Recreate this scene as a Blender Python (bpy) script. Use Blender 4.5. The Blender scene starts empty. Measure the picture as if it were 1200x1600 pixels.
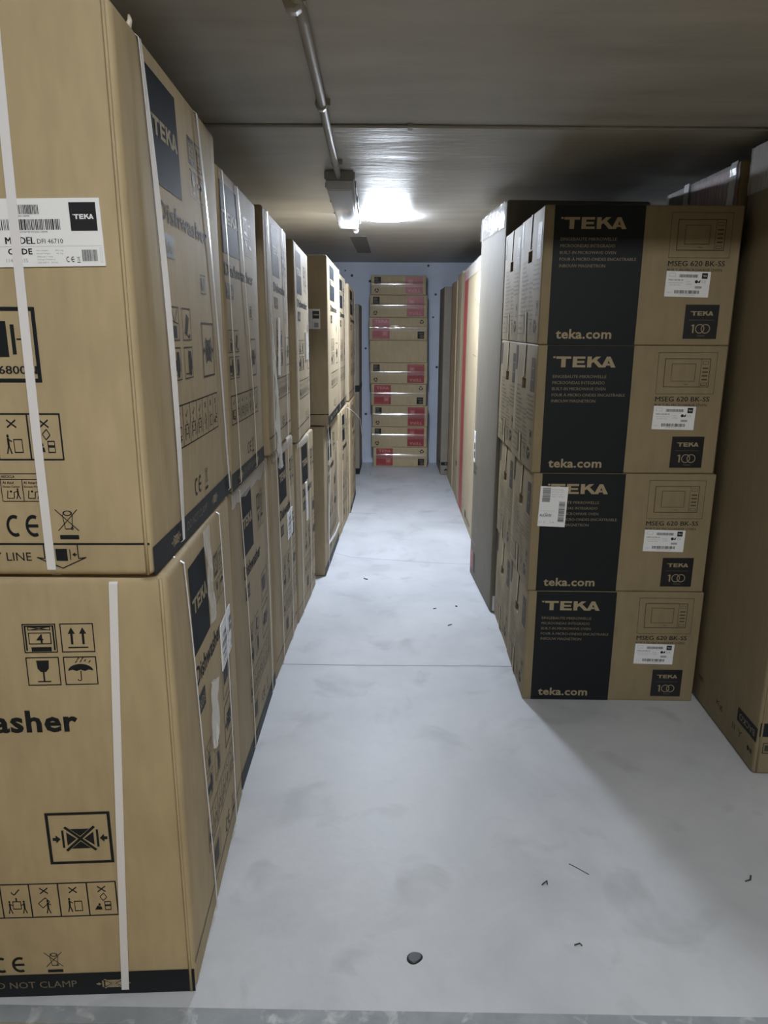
import bpy, bmesh, math, random
from mathutils import Vector, Matrix
R = math.radians
C = bpy.context.scene.collection
SC = bpy.context.scene
random.seed(7)

# ------------------------------------------------------------------ camera, world, exposure
cam_d = bpy.data.cameras.new('camera'); cam = bpy.data.objects.new('camera', cam_d); C.objects.link(cam)
cam_d.sensor_fit = 'VERTICAL'; cam_d.sensor_height = 24.0; cam_d.lens = 24.0 * 1130 / 1600
cam_d.clip_start = 0.02
_p, _y, _r = R(14.4), R(0.72), R(0.3)
_m = Matrix.Rotation(_y, 4, 'Z') @ Matrix.Rotation(R(90) - _p, 4, 'X') @ Matrix.Rotation(_r, 4, 'Z')
cam.matrix_world = Matrix.Translation((0, 0, 1.30)) @ _m
SC.camera = cam
w = bpy.data.worlds.new('world'); SC.world = w; w.use_nodes = True
w.node_tree.nodes['Background'].inputs[0].default_value = (0.6, 0.7, 0.9, 1)
w.node_tree.nodes['Background'].inputs[1].default_value = 0.01
SC.view_settings.view_transform = 'Standard'; SC.view_settings.look = 'None'
SC.view_settings.exposure = 0.0; SC.view_settings.gamma = 1.0; SC.view_settings.use_curve_mapping = False
ROOM_LAMP = 860.0       # emission strength of the lit lamp over the aisle
PASSAGE_FILL = 78.0     # emission strength of the added fill batten behind the camera

# ------------------------------------------------------------------ materials
def nodes(name):
    m = bpy.data.materials.new(name); m.use_nodes = True
    nt = m.node_tree; b = nt.nodes['Principled BSDF']
    return m, nt, b
def simple(name, col, rough=0.5, metal=0.0, alpha=1.0, spec=0.5, trans=0.0, coat=0.0):
    m, nt, b = nodes(name)
    b.inputs['Base Color'].default_value = (*col, 1); b.inputs['Roughness'].default_value = rough
    b.inputs['Metallic'].default_value = metal; b.inputs['Alpha'].default_value = alpha
    b.inputs['Specular IOR Level'].default_value = spec
    b.inputs['Transmission Weight'].default_value = trans
    b.inputs['Coat Weight'].default_value = coat
    # faint wear so no surface is a dead flat colour
    n = nt.nodes.new('ShaderNodeTexNoise'); n.inputs['Scale'].default_value = 60; n.inputs['Detail'].default_value = 4
    bp = nt.nodes.new('ShaderNodeBump'); bp.inputs['Strength'].default_value = 0.04; bp.inputs['Distance'].default_value = 0.001
    tc = nt.nodes.new('ShaderNodeTexCoord')
    nt.links.new(tc.outputs['Object'], n.inputs['Vector']); nt.links.new(n.outputs['Fac'], bp.inputs['Height'])
    nt.links.new(bp.outputs['Normal'], b.inputs['Normal'])
    return m
def cardboard(name, col, rough=0.68, var=0.10):
    m, nt, b = nodes(name); N = nt.nodes; L = nt.links
    tc = N.new('ShaderNodeTexCoord')
    mp = N.new('ShaderNodeMapping'); mp.inputs['Scale'].default_value = (1, 1, 0.25)
    n1 = N.new('ShaderNodeTexNoise'); n1.inputs['Scale'].default_value = 40; n1.inputs['Detail'].default_value = 6
    n2 = N.new('ShaderNodeTexNoise'); n2.inputs['Scale'].default_value = 4.5; n2.inputs['Detail'].default_value = 3
    L.new(tc.outputs['Object'], mp.inputs[0]); L.new(mp.outputs[0], n1.inputs['Vector']); L.new(tc.outputs['Object'], n2.inputs['Vector'])
    ad = N.new('ShaderNodeMath'); ad.operation = 'ADD'; L.new(n1.outputs['Fac'], ad.inputs[0]); L.new(n2.outputs['Fac'], ad.inputs[1])
    r = N.new('ShaderNodeValToRGB'); r.color_ramp.elements[0].position = 0.36; r.color_ramp.elements[1].position = 0.68
    ml = N.new('ShaderNodeMath'); ml.operation = 'MULTIPLY'; ml.inputs[1].default_value = 0.5
    L.new(ad.outputs[0], ml.inputs[0]); L.new(ml.outputs[0], r.inputs[0])
    r.color_ramp.elements[0].color = (*[c * (1 - var) for c in col], 1); r.color_ramp.elements[1].color = (*[min(1, c * (1 + var)) for c in col], 1)
    L.new(r.outputs[0], b.inputs['Base Color'])
    b.inputs['Roughness'].default_value = rough; b.inputs['Specular IOR Level'].default_value = 0.32
    # flutes of the corrugated board
    wv = N.new('ShaderNodeTexWave'); wv.wave_type = 'BANDS'; wv.bands_direction = 'DIAGONAL'; wv.inputs['Scale'].default_value = 38
    mp2 = N.new('ShaderNodeMapping'); mp2.inputs['Scale'].default_value = (1, 1, 0.0); L.new(tc.outputs['Object'], mp2.inputs[0]); L.new(mp2.outputs[0], wv.inputs['Vector'])
    mx = N.new('ShaderNodeMath'); mx.operation = 'MULTIPLY_ADD'; mx.inputs[1].default_value = 0.25
    L.new(wv.outputs['Fac'], mx.inputs[0]); L.new(n2.outputs['Fac'], mx.inputs[2])
    bp = N.new('ShaderNodeBump'); bp.inputs['Strength'].default_value = 0.14; bp.inputs['Distance'].default_value = 0.003
    L.new(mx.outputs[0], bp.inputs['Height']); L.new(bp.outputs[0], b.inputs['Normal'])
    return m
TAN = (0.405, 0.325, 0.200)
M = {}
M['card'] = cardboard('cardboard', TAN)
M['card_mw'] = cardboard('microwave_cardboard', (0.255, 0.205, 0.122), 0.68)
M['card_mid'] = cardboard('darker_cardboard', (0.33, 0.268, 0.175))
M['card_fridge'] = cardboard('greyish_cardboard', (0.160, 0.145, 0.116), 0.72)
M['card_pale'] = cardboard('pale_cardboard', (0.39, 0.325, 0.225))
M['card_grey'] = cardboard('grey_cardboard', (0.235, 0.21, 0.17), 0.68)
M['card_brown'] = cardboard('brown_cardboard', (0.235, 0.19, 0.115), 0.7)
M['ink'] = simple('black_ink', (0.011, 0.014, 0.017), 0.55, spec=0.22)
M['navy'] = simple('dark_blue_ink', (0.013, 0.017, 0.022), 0.62, spec=0.08)
M['greyink'] = simple('grey_ink', (0.055, 0.046, 0.038), 0.6, spec=.25)
M['red'] = simple('red_ink', (0.26, 0.03, 0.035), 0.42)
M['pink'] = simple('pale_red_ink', (0.42, 0.17, 0.15), 0.45)
M['tan_print'] = simple('unprinted_board', (0.33, 0.27, 0.17), 0.65)
M['red_bright'] = simple('bright_red_ink', (0.34, 0.065, 0.062), 0.55)
M['dim_print'] = simple('fine_unprinted_lettering', (0.19, 0.155, 0.105), 0.6)
M['paper'] = simple('white_paper', (0.78, 0.80, 0.84), 0.5)
M['lblack'] = simple('label_black', (0.012, 0.013, 0.016), 0.4)
M['lgrey'] = simple('label_grey', (0.35, 0.36, 0.38), 0.5)
M['strap'] = simple('white_strap_plastic', (0.72, 0.72, 0.76), 0.32)
M['strap_cream'] = simple('cream_strap_plastic', (0.62, 0.56, 0.47), 0.4)
M['pipe'] = simple('painted_pipe', (0.34, 0.335, 0.31), 0.5)
M['housing'] = simple('grey_housing_plastic', (0.27, 0.28, 0.27), 0.45)
M['dark'] = simple('dark_rubbery_stain', (0.03, 0.03, 0.032), 0.35)
def film_mat(name, alpha, rough, col=(0.85, 0.87, 0.9)):
    m, nt, b = nodes(name); N = nt.nodes; L = nt.links
    b.inputs['Base Color'].default_value = (*col, 1); b.inputs['Roughness'].default_value = rough
    b.inputs['Specular IOR Level'].default_value = 0.8
    tr = N.new('ShaderNodeBsdfTransparent'); mx = N.new('ShaderNodeMixShader'); mx.inputs[0].default_value = alpha
    n = N.new('ShaderNodeTexNoise'); n.inputs['Scale'].default_value = 55; n.inputs['Detail'].default_value = 3
    mp = N.new('ShaderNodeMapping'); mp.inputs['Scale'].default_value = (1, 1, 0.25)
    tc = N.new('ShaderNodeTexCoord'); L.new(tc.outputs['Object'], mp.inputs[0]); L.new(mp.outputs[0], n.inputs['Vector'])
    bp = N.new('ShaderNodeBump'); bp.inputs['Strength'].default_value = 0.7; bp.inputs['Distance'].default_value = 0.006
    L.new(n.outputs['Fac'], bp.inputs['Height']); L.new(bp.outputs[0], b.inputs['Normal'])
    L.new(tr.outputs[0], mx.inputs[1]); L.new(b.outputs[0], mx.inputs[2]); L.new(mx.outputs[0], N['Material Output'].inputs[0])
    return m
M['film'] = film_mat('clear_stretch_film', 0.35, 0.15)
M['film_white'] = film_mat('crumpled_white_film', 0.58, 0.3)
m, nt, b = nodes('clear_tape'); N = nt.nodes
g = N.new('ShaderNodeBsdfGlossy'); g.inputs['Roughness'].default_value = 0.14; g.inputs['Color'].default_value = (1, 1, 1, 1)
tr = N.new('ShaderNodeBsdfTransparent'); tr.inputs[0].default_value = (.95, .94, .92, 1); mx = N.new('ShaderNodeMixShader'); mx.inputs[0].default_value = 0.10
nt.links.new(tr.outputs[0], mx.inputs[1]); nt.links.new(g.outputs[0], mx.inputs[2]); nt.links.new(mx.outputs[0], N['Material Output'].inputs[0]); M['tape'] = m
M['diffuser'] = film_mat('clear_ribbed_diffuser', 0.72, 0.3, (0.82, 0.84, 0.90))
m, nt, b = nodes('lamp_glow'); b.inputs['Base Color'].default_value = (0.9, 0.9, 0.9, 1)
b.inputs['Emission Color'].default_value = (0.80, 0.88, 1.0, 1); b.inputs['Emission Strength'].default_value = ROOM_LAMP; M['glow'] = m
m, nt, b = nodes('passage_fill_glow'); b.inputs['Base Color'].default_value = (0.9, 0.9, 0.9, 1)
b.inputs['Emission Color'].default_value = (1.0, 1.0, 0.97, 1); b.inputs['Emission Strength'].default_value = PASSAGE_FILL; M['glow2'] = m

def concrete(name, c1, c2, scale=2.0, rough=0.5, bump=0.25, streak=(1, 1, 1), fine=40, stain=None, pits=False):
    m, nt, b = nodes(name); N = nt.nodes; L = nt.links
    tc = N.new('ShaderNodeTexCoord'); mp = N.new('ShaderNodeMapping'); mp.inputs['Scale'].default_value = streak
    L.new(tc.outputs['Object'], mp.inputs[0])
    n1 = N.new('ShaderNodeTexNoise'); n1.inputs['Scale'].default_value = scale; n1.inputs['Detail'].default_value = 8; n1.inputs['Roughness'].default_value = 0.62; n1.inputs['Distortion'].default_value = 0.4
    n2 = N.new('ShaderNodeTexNoise'); n2.inputs['Scale'].default_value = fine; n2.inputs['Detail'].default_value = 5
    L.new(mp.outputs[0], n1.inputs['Vector']); L.new(mp.outputs[0], n2.inputs['Vector'])
    r = N.new('ShaderNodeValToRGB'); r.color_ramp.elements[0].position = 0.3; r.color_ramp.elements[1].position = 0.7
    r.color_ramp.elements[0].color = (*c1, 1); r.color_ramp.elements[1].color = (*c2, 1)
    L.new(n1.outputs['Fac'], r.inputs[0]); out = r.outputs[0]
    if stain:
        n3 = N.new('ShaderNodeTexNoise'); n3.inputs['Scale'].default_value = stain[1]; n3.inputs['Detail'].default_value = 5; n3.inputs['Distortion'].default_value = 0.6
        L.new(tc.outputs['Object'], n3.inputs['Vector'])
        r3 = N.new('ShaderNodeValToRGB'); r3.color_ramp.elements[0].position = 0.56; r3.color_ramp.elements[1].position = 0.78
        L.new(n3.outputs['Fac'], r3.inputs[0])
        mx = N.new('ShaderNodeMixRGB'); mx.inputs[2].default_value = (*stain[0], 1); L.new(r3.outputs[0], mx.inputs[0]); L.new(out, mx.inputs[1]); out = mx.outputs[0]
    if pits:
        v = N.new('ShaderNodeTexVoronoi'); v.inputs['Scale'].default_value = 9; v.inputs['Randomness'].default_value = 1
        nd = N.new('ShaderNodeTexNoise'); nd.inputs['Scale'].default_value = 2.2
        L.new(tc.outputs['Object'], v.inputs['Vector']); L.new(tc.outputs['Object'], nd.inputs['Vector'])
        th = N.new('ShaderNodeMath'); th.operation = 'MULTIPLY'; th.inputs[1].default_value = 0.22; L.new(nd.outputs['Fac'], th.inputs[0])
        lt = N.new('ShaderNodeMath'); lt.operation = 'LESS_THAN'; L.new(v.outputs['Distance'], lt.inputs[0]); L.new(th.outputs[0], lt.inputs[1])
        mx = N.new('ShaderNodeMixRGB'); mx.inputs[2].default_value = (0.06, 0.07, 0.08, 1); L.new(lt.outputs[0], mx.inputs[0]); L.new(out, mx.inputs[1]); out = mx.outputs[0]
    L.new(out, b.inputs['Base Color'])
    rr = N.new('ShaderNodeMapRange'); rr.inputs['To Min'].default_value = rough - 0.08; rr.inputs['To Max'].default_value = rough + 0.1
    L.new(n1.outputs['Fac'], rr.inputs['Value']); L.new(rr.outputs[0], b.inputs['Roughness'])
    ad = N.new('ShaderNodeMath'); ad.operation = 'MULTIPLY_ADD'; ad.inputs[1].default_value = 0.3; L.new(n2.outputs['Fac'], ad.inputs[0]); L.new(n1.outputs['Fac'], ad.inputs[2])
    bp = N.new('ShaderNodeBump'); bp.inputs['Strength'].default_value = bump; bp.inputs['Distance'].default_value = 0.01
    L.new(ad.outputs[0], bp.inputs['Height']); L.new(bp.outputs[0], b.inputs['Normal'])
    return m
M['floor'] = concrete('pale_concrete_floor', (0.44, 0.465, 0.505), (0.57, 0.59, 0.635), 2.6, 0.46, 0.16, stain=((0.37, 0.39, 0.42), 5.5))
M['joint'] = simple('floor_joint', (0.16, 0.17, 0.18), 0.7)
M['ceil'] = concrete('brushed_ceiling_plaster', (0.37, 0.36, 0.335), (0.49, 0.48, 0.45), 3.0, 0.5, 0.30, streak=(0.6, 2.4, 1), fine=22)
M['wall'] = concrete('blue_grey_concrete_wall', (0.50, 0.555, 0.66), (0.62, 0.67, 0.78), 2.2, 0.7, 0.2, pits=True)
M['wall2'] = concrete('grey_plaster_wall', (0.33, 0.34, 0.35), (0.42, 0.43, 0.44), 2.2, 0.7, 0.2)
M['sill'] = concrete('grey_threshold', (0.22, 0.25, 0.28), (0.34, 0.37, 0.40), 9, 0.55, 0.3, stain=((0.62, 0.64, 0.66), 22))
M['ochre'] = concrete('ochre_floor', (0.38, 0.27, 0.10), (0.46, 0.33, 0.13), 3, 0.5, 0.1)

# ------------------------------------------------------------------ object helpers
def link(name, me, parent=None, loc=(0, 0, 0), rz=0.0, label=None, cat=None, group=None, kind=None):
    o = bpy.data.objects.new(name, me); C.objects.link(o)
    o.location = loc; o.rotation_euler = (0, 0, rz)
    if parent: o.parent = parent
    if label: o['label'] = label
    if cat: o['category'] = cat
    if group: o['group'] = group
    if kind: o['kind'] = kind
    return o
def mesh_of(bm, name, mats, smooth=False):
    me = bpy.data.meshes.new(name); bm.to_mesh(me); bm.free()
    for mm in mats: me.materials.append(M[mm])
    if smooth:
        for p in me.polygons: p.use_smooth = True
    return me
def bx(bm, x0, x1, y0, y1, z0, z1, mi=0):
    v = [bm.verts.new(p) for p in [(x0, y0, z0), (x1, y0, z0), (x1, y1, z0), (x0, y1, z0), (x0, y0, z1), (x1, y0, z1), (x1, y1, z1), (x0, y1, z1)]]
    for f in [(3, 2, 1, 0), (4, 5, 6, 7), (0, 1, 5, 4), (1, 2, 6, 5), (2, 3, 7, 6), (3, 0, 4, 7)]:
        bm.faces.new([v[i] for i in f]).material_index = mi
def tube(bm, pts, r, n=10, mi=0, cap=True):
    pts = [Vector(p) for p in pts]; rings = []
    for i, p in enumerate(pts):
        d = (pts[min(i + 1, len(pts) - 1)] - pts[max(i - 1, 0)]).normalized()
        a = Vector((0, 0, 1)) if abs(d.z) < 0.9 else Vector((1, 0, 0))
        s = d.cross(a).normalized(); t = d.cross(s).normalized()
        rr = r[i] if isinstance(r, (list, tuple)) else r
        rings.append([bm.verts.new(p + (s * math.cos(2 * math.pi * k / n) + t * math.sin(2 * math.pi * k / n)) * rr) for k in range(n)])
    for a, b_ in zip(rings, rings[1:]):
        for k in range(n):
            f = bm.faces.new([a[k], a[(k + 1) % n], b_[(k + 1) % n], b_[k]]); f.material_index = mi; f.smooth = True
    if cap:
        bm.faces.new(rings[0][::-1]).material_index = mi; bm.faces.new(rings[-1]).material_index = mi
def ribbon(bm, pts, wdirs, width, t=0.0007, closed=False, mi=0):
    """flat band along pts; wdirs: one direction or one per point, across the band"""
    n = len(pts); rings = []
    for i, p in enumerate(pts):
        p = Vector(p); wd = Vector(wdirs[i] if isinstance(wdirs, list) else wdirs).normalized()
        a = Vector(pts[(i - 1) % n if closed else max(i - 1, 0)]); b_ = Vector(pts[(i + 1) % n if closed else min(i + 1, n - 1)])
        d = (b_ - a).normalized(); nn = d.cross(wd).normalized()
        ww = width[i] if isinstance(width, (list, tuple)) else width
        h = wd * (ww / 2); q = nn * (t / 2)
        rings.append([bm.verts.new(p - h - q), bm.verts.new(p + h - q), bm.verts.new(p + h + q), bm.verts.new(p - h + q)])
    m = n if closed else n - 1
    for i in range(m):
        a, b_ = rings[i], rings[(i + 1) % n]
        for k in range(4):
            bm.faces.new([a[k], a[(k + 1) % 4], b_[(k + 1) % 4], b_[k]]).material_index = mi
    if not closed:
        bm.faces.new(rings[0][::-1]).material_index = mi; bm.faces.new(rings[-1]).material_index = mi

# ------------------------------------------------------------------ lettering
_tc = {}
def glyphs(s, bold=0.0):
    k = (s, bold)
    if k not in _tc:
        cu = bpy.data.curves.new('lettering', 'FONT'); cu.body = s; cu.size = 1.0; cu.offset = bold; cu.resolution_u = 2
        cu.space_character = 1.0 + bold * 2
        ob = bpy.data.objects.new('lettering', cu)
        me = bpy.data.meshes.new_from_object(ob)
        vs = [v.co.copy() for v in me.vertices]; fs = [list(p.vertices) for p in me.polygons]
        xs = [v.x for v in vs]; ys = [v.y for v in vs]
        x0, x1, y0, y1 = min(xs), max(xs), min(ys), max(ys)
        _tc[k] = ([((v.x - x0) / (x1 - x0), (v.y - y0) / (y1 - y0)) for v in vs], fs, (x1 - x0) / (y1 - y0))
        bpy.data.objects.remove(ob); bpy.data.curves.remove(cu); bpy.data.meshes.remove(me)
    return _tc[k]

class Print:
    """flat artwork in metres (u right, v up) made of small polygons"""
    def __init__(s): s.items = []          # (material, layer, [(u,v)...], [faces])
    def raw(s, mat, pts, faces, layer=1): s.items.append((mat, layer, pts, faces)); return s
    def poly(s, mat, pts, layer=1): return s.raw(mat, list(pts), [list(range(len(pts)))], layer)
    def rect(s, mat, u0, v0, u1, v1, layer=1, cell=0.06):
        nu = max(1, int(math.ceil((u1 - u0) / cell))); nv = max(1, int(math.ceil((v1 - v0) / cell)))
        pts = [(u0 + (u1 - u0) * i / nu, v0 + (v1 - v0) * j / nv) for j in range(nv + 1) for i in range(nu + 1)]
        fs = [[j * (nu + 1) + i, j * (nu + 1) + i + 1, (j + 1) * (nu + 1) + i + 1, (j + 1) * (nu + 1) + i] for j in range(nv) for i in range(nu)]
        return s.raw(mat, pts, fs, layer)
    def frame(s, mat, u0, v0, u1, v1, t, layer=1):
        s.rect(mat, u0, v0, u1, v0 + t, layer); s.rect(mat, u0, v1 - t, u1, v1, layer)
        s.rect(mat, u0, v0 + t, u0 + t, v1 - t, layer); s.rect(mat, u1 - t, v0 + t, u1, v1 - t, layer); return s
    def line(s, mat, pts, t, layer=1):
        for (a, b_) in zip(pts, pts[1:]):
            d = math.hypot(b_[0] - a[0], b_[1] - a[1]) or 1e-6
            nx, ny = -(b_[1] - a[1]) / d * t / 2, (b_[0] - a[0]) / d * t / 2
            s.poly(mat, [(a[0] - nx, a[1] - ny), (b_[0] - nx, b_[1] - ny), (b_[0] + nx, b_[1] + ny), (a[0] + nx, a[1] + ny)], layer)
        return s
    def disc(s, mat, c, r, layer=1, n=14): return s.poly(mat, [(c[0] + r * math.cos(2 * math.pi * k / n), c[1] + r * math.sin(2 * math.pi * k / n)) for k in range(n)], layer)
    def arc(s, mat, c, r, t, a0=0, a1=360, layer=1, n=20, sx=1.0):
        P = []
        for k in range(n + 1):
            a = R(a0 + (a1 - a0) * k / n)
            P += [(c[0] + sx * (r - t) * math.cos(a), c[1] + (r - t) * math.sin(a)), (c[0] + sx * r * math.cos(a), c[1] + r * math.sin(a))]
        return s.raw(mat, P, [[2 * k, 2 * k + 1, 2 * k + 3, 2 * k + 2] for k in range(n)], layer)
    def text(s, mat, body, u0, v0, w=None, h=0.01, bold=0.0, layer=1):
        if bold and any(ch in body for ch in 'MW'):
            p, f, asp = glyphs(body, 0.0); w = asp * h if w is None else w; d = bold * h * 1.6
            for k, du in enumerate((-d, 0, d)):
                s.raw(mat, [(u0 + d + du + x * (w - 2 * d), v0 + y * h) for x, y in p], f, layer + .12 * k)
            return s
        p, f, asp = glyphs(body, bold)
        if w is None: w = asp * h
        return s.raw(mat, [(u0 + x * w, v0 + y * h) for x, y in p], f, layer)
    def logo(s, mat, u0, v0, w, h, layer=1):
        k = w / 4.62
        def P(l): s.poly(mat, [(u0 + x * k, v0 + y * h) for x, y in l], layer)
        P([(0, .84), (.17, .84), (.17, 1), (0, 1)])
        P([(.23, .78), (.62, .78), (.62, 0), (.95, 0), (.95, .78), (1.34, .78), (1.34, 1), (.23, 1)])
        P([(1.47, 0), (2.42, 0), (2.42, .21), (1.79, .21), (1.79, .40), (2.34, .40), (2.34, .60), (1.79, .60), (1.79, .79), (2.40, .79), (2.40, 1), (1.47, 1)])
        P([(2.55, 0), (2.87, 0), (2.87, .36), (3.02, .50), (3.22, 0.26), (3.42, 0), (3.80, 0), (3.25, .68), (3.56, 1), (3.18, 1), (2.87, .66), (2.87, 1), (2.55, 1)])
        P([(3.62, 0), (3.94, 0), (4.02, .19), (4.30, .19), (4.38, 0), (4.62, 0), (4.62, 0.02), (4.26, 1), (4.02, 1), (3.88, .62)]) if False else None
        P([(3.60, 0), (3.92, 0), (4.00, .18), (4.27, .18), (4.20, .37), (4.07, .37), (4.12, .66), (4.24, .37), (4.27, .18), (4.34, 0), (4.68, 0), (4.26, 1), (3.99, 1)])
        return s
    def add(s, other, u0=0, v0=0, k=1.0, rot180=None, dl=0):
        for mat, ly, pts, fs in other.items:
            if rot180: pts = [(rot180[0] - x, rot180[1] - y) for x, y in pts]
            s.items.append((mat, ly + dl, [(u0 + x * k, v0 + y * k) for x, y in pts], fs))
        return s
    def bars(s, mat, u0, v0, u1, v1, seed=1, layer=1):
        rnd = random.Random(seed); x = u0; wdt = (u1 - u0) / 60
        while x < u1 - wdt * 2:
            ww = wdt * rnd.choice([.6, .6, 1, 1.6]); s.poly(mat, [(x, v0), (x + ww, v0), (x + ww, v1), (x, v1)], layer); x += ww + wdt * rnd.choice([.5, .8, 1.2])
        return s

# ---- pictograms, drawn in a unit square and scaled
def ic(draw, u, v, w, h, P, mat='ink', fr=0.035, layer=1):
    q = Print(); draw(q, mat)
    for m_, ly, pts, fs in q.items: P.raw(m_, [(u + x * w, v + y * h) for x, y in pts], fs, layer)
    if fr: P.frame(mat, u, v, u + w, v + h, fr * min(w, h), layer)
def i_arrows(q, m):
    for c in (.33, .67):
        q.rect(m, c - .035, .28, c + .035, .68); q.poly(m, [(c - .11, .64), (c + .11, .64), (c, .86)])
    q.rect(m, .2, .15, .8, .19)
def i_glass(q, m):
    q.poly(m, [(.31, .88), (.69, .88), (.67, .60), (.58, .48), (.42, .48), (.33, .60)]); q.rect(m, .475, .15, .525, .48); q.rect(m, .3, .12, .7, .16)
def i_umb(q, m):
    q.poly(m, [(.12, .50)] + [(.5 - .38 * math.cos(a), .50 + .24 * math.sin(a)) for a in [R(20 * k) for k in range(1, 9)]] + [(.88, .50), (.75, .54), (.62, .49), (.5, .54), (.38, .49), (.25, .54)])
    q.rect(m, .485, .2, .515, .5); q.arc(m, (.45, .2), .065, .03, 180, 360, n=8)
    for x, y in ((.36, .78), (.5, .80), (.63, .82), (.76, .78), (.56, .90), (.42, .88)): q.line(m, [(x, y), (x + .06, y + .08)], .03)
def i_stack(q, m):
    q.rect(m, .06, .08, .11, .94); q.rect(m, .89, .08, .94, .94); q.rect(m, .06, .90, .94, .94); q.rect(m, .22, .05, .82, .20)
    q.frame(m, .16, .30, .84, .70, .03); q.text(m, '4', .40, .34, .2, .3, .02); q.frame(m, .16, .78, .84, .90, .025); q.line(m, [(.16, .78), (.84, .90)], .025); q.line(m, [(.16, .90), (.84, .78)], .025)
def i_clamp(q, m):
    q.poly(m, [(.36, .68), (.66, .68), (.51, .54)]); q.poly(m, [(.36, .30), (.66, .30), (.51, .44)])
    q.poly(m, [(.30, .36), (.30, .62), (.45, .49)]); q.poly(m, [(.72, .36), (.72, .62), (.57, .49)])
    q.line(m, [(.28, .26), (.74, .72)], .045); q.line(m, [(.28, .72), (.74, .26)], .045)
    q.rect(m, .225, .32, .26, .66); q.rect(m, .76, .32, .795, .66)
    q.poly(m, [(.08, .46), (.13, .46), (.13, .41), (.205, .49), (.13, .57), (.13, .52), (.08, .52)])
    q.poly(m, [(.93, .46), (.88, .46), (.88, .41), (.81, .49), (.88, .57), (.88, .52), (.93, .52)])
def i_man(q, m, x, y, s, d=1):
    q.disc(m, (x, y + .9 * s), .09 * s, n=8); q.line(m, [(x, y + .8 * s), (x, y + .42 * s)], .16 * s)
    q.line(m, [(x, y + .45 * s), (x - .16 * s, y)], .09 * s); q.line(m, [(x, y + .45 * s), (x + .18 * s, y)], .09 * s)
    q.line(m, [(x, y + .74 * s), (x + .28 * s * d, y + .62 * s)], .07 * s)
def i_cell(kind):
    def f(q, m):
        if kind < 4: q.line(m, [(.36, .76), (.46, .68), (.66, .84)], .035)
        else: q.line(m, [(.36, .70), (.64, .86)], .035); q.line(m, [(.36, .86), (.64, .70)], .035)
        if kind == 0: q.rect(m, .2, .2, .42, .5); q.line(m, [(.42, .2), (.8, .2)], .04); q.arc(m, (.66, .2), .07, .03); q.frame(m, .5, .26, .8, .5, .03)
        elif kind in (1, 2, 3): i_man(q, m, .26, .14, .38); i_man(q, m, .76, .14, .38, -1); q.frame(m, .36, .26, .66, .5, .025); q.line(m, [(.51, .5), (.51, .6)], .05)
        elif kind == 4: i_man(q, m, .58, .12, .4); q.line(m, [(.26, .42), (.52, .58), (.66, .46), (.40, .28), (.26, .42)], .025)
        elif kind == 5: i_man(q, m, .34, .14, .42); q.frame(m, .5, .16, .78, .46, .025)
        else: q.frame(m, .55, .16, .78, .30, .025); q.frame(m, .55, .30, .78, .42, .025); q.line(m, [(.42, .56), (.56, .66), (.66, .54), (.52, .44), (.42, .56)], .025); q.poly(m, [(.2, .18), (.46, .18), (.44, .27), (.3, .3)]); q.disc(m, (.38, .33), .04, n=8)
    return f
def cells(P, u0, v0, u1, v1, n=7, t=0.0025):
    cw = (u1 - u0) / n; P.rect('ink', u0, v0, u1, v0 + t); P.rect('ink', u0, v1 - t, u1, v1)
    for i in range(n + 1): P.rect('ink', u0 + i * cw - t / 2, v0, u0 + i * cw + t / 2, v1)
    for i in range(n): ic(i_cell(i + 7 - n), u0 + i * cw, v0, cw, v1 - v0, P, fr=0)
def i_ce(q, m):
    q.arc(m, (.26, .5), .5, .16, 62, 298, sx=.52, n=16); q.arc(m, (.86, .5), .5, .16, 62, 298, sx=.52, n=16); q.rect(m, .66, .43, 1.0, .57)
def i_bin(q, m):
    q.line(m, [(.05, .98), (.95, .28)], .03); q.line(m, [(.10, .28), (.95, .98)], .03)
    q.line(m, [(.33, .82), (.40, .34), (.68, .34), (.74, .82)], .03); q.arc(m, (.54, .86), .09, .03, sx=2.2, n=12); q.arc(m, (.68, .36), .06, .025, n=10); q.rect(m, .14, .0, .92, .14)
def i_recycle(q, m):
    for k in range(3):
        a = R(90 + 120 * k)
        def T(x, y): return (.5 + x * math.cos(a) - y * math.sin(a), .5 + x * math.sin(a) + y * math.cos(a))
        q.poly(m, [T(.18, -.30), T(.36, -.20), T(.36, .10), T(.18, .10)]); q.poly(m, [T(.08, .10), T(.46, .10), T(.27, .30)])
def i_truck(q, m):
    q.rect(m, .08, .30, .52, .62); q.poly(m, [(.56, .26), (.88, .26), (.88, .54), (.78, .86), (.56, .86)]); q.disc(m, (.70, .2), .12); q.rect(m, .08, .14, .5, .18)
def i_truck2(q, m):
    q.poly(m, [(.56, .26), (.90, .26), (.90, .54), (.80, .86), (.56, .86)]); q.disc(m, (.72, .2), .12); q.rect(m, .12, .14, .6, .18); q.rect(m, .48, .14, .52, .9)
def i_hook(q, m):
    q.rect(m, .38, .08, .74, .44); q.line(m, [(.3, .9), (.56, .52), (.82, .9)], .04); q.line(m, [(.2, .6), (.9, .5)], .03)
def i_tilt(q, m):
    q.poly(m, [(.28, .28), (.52, .18), (.78, .70), (.52, .82)]); q.line(m, [(.2, .25), (.8, .08)], .04); q.disc(m, (.78, .14), .07)

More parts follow.
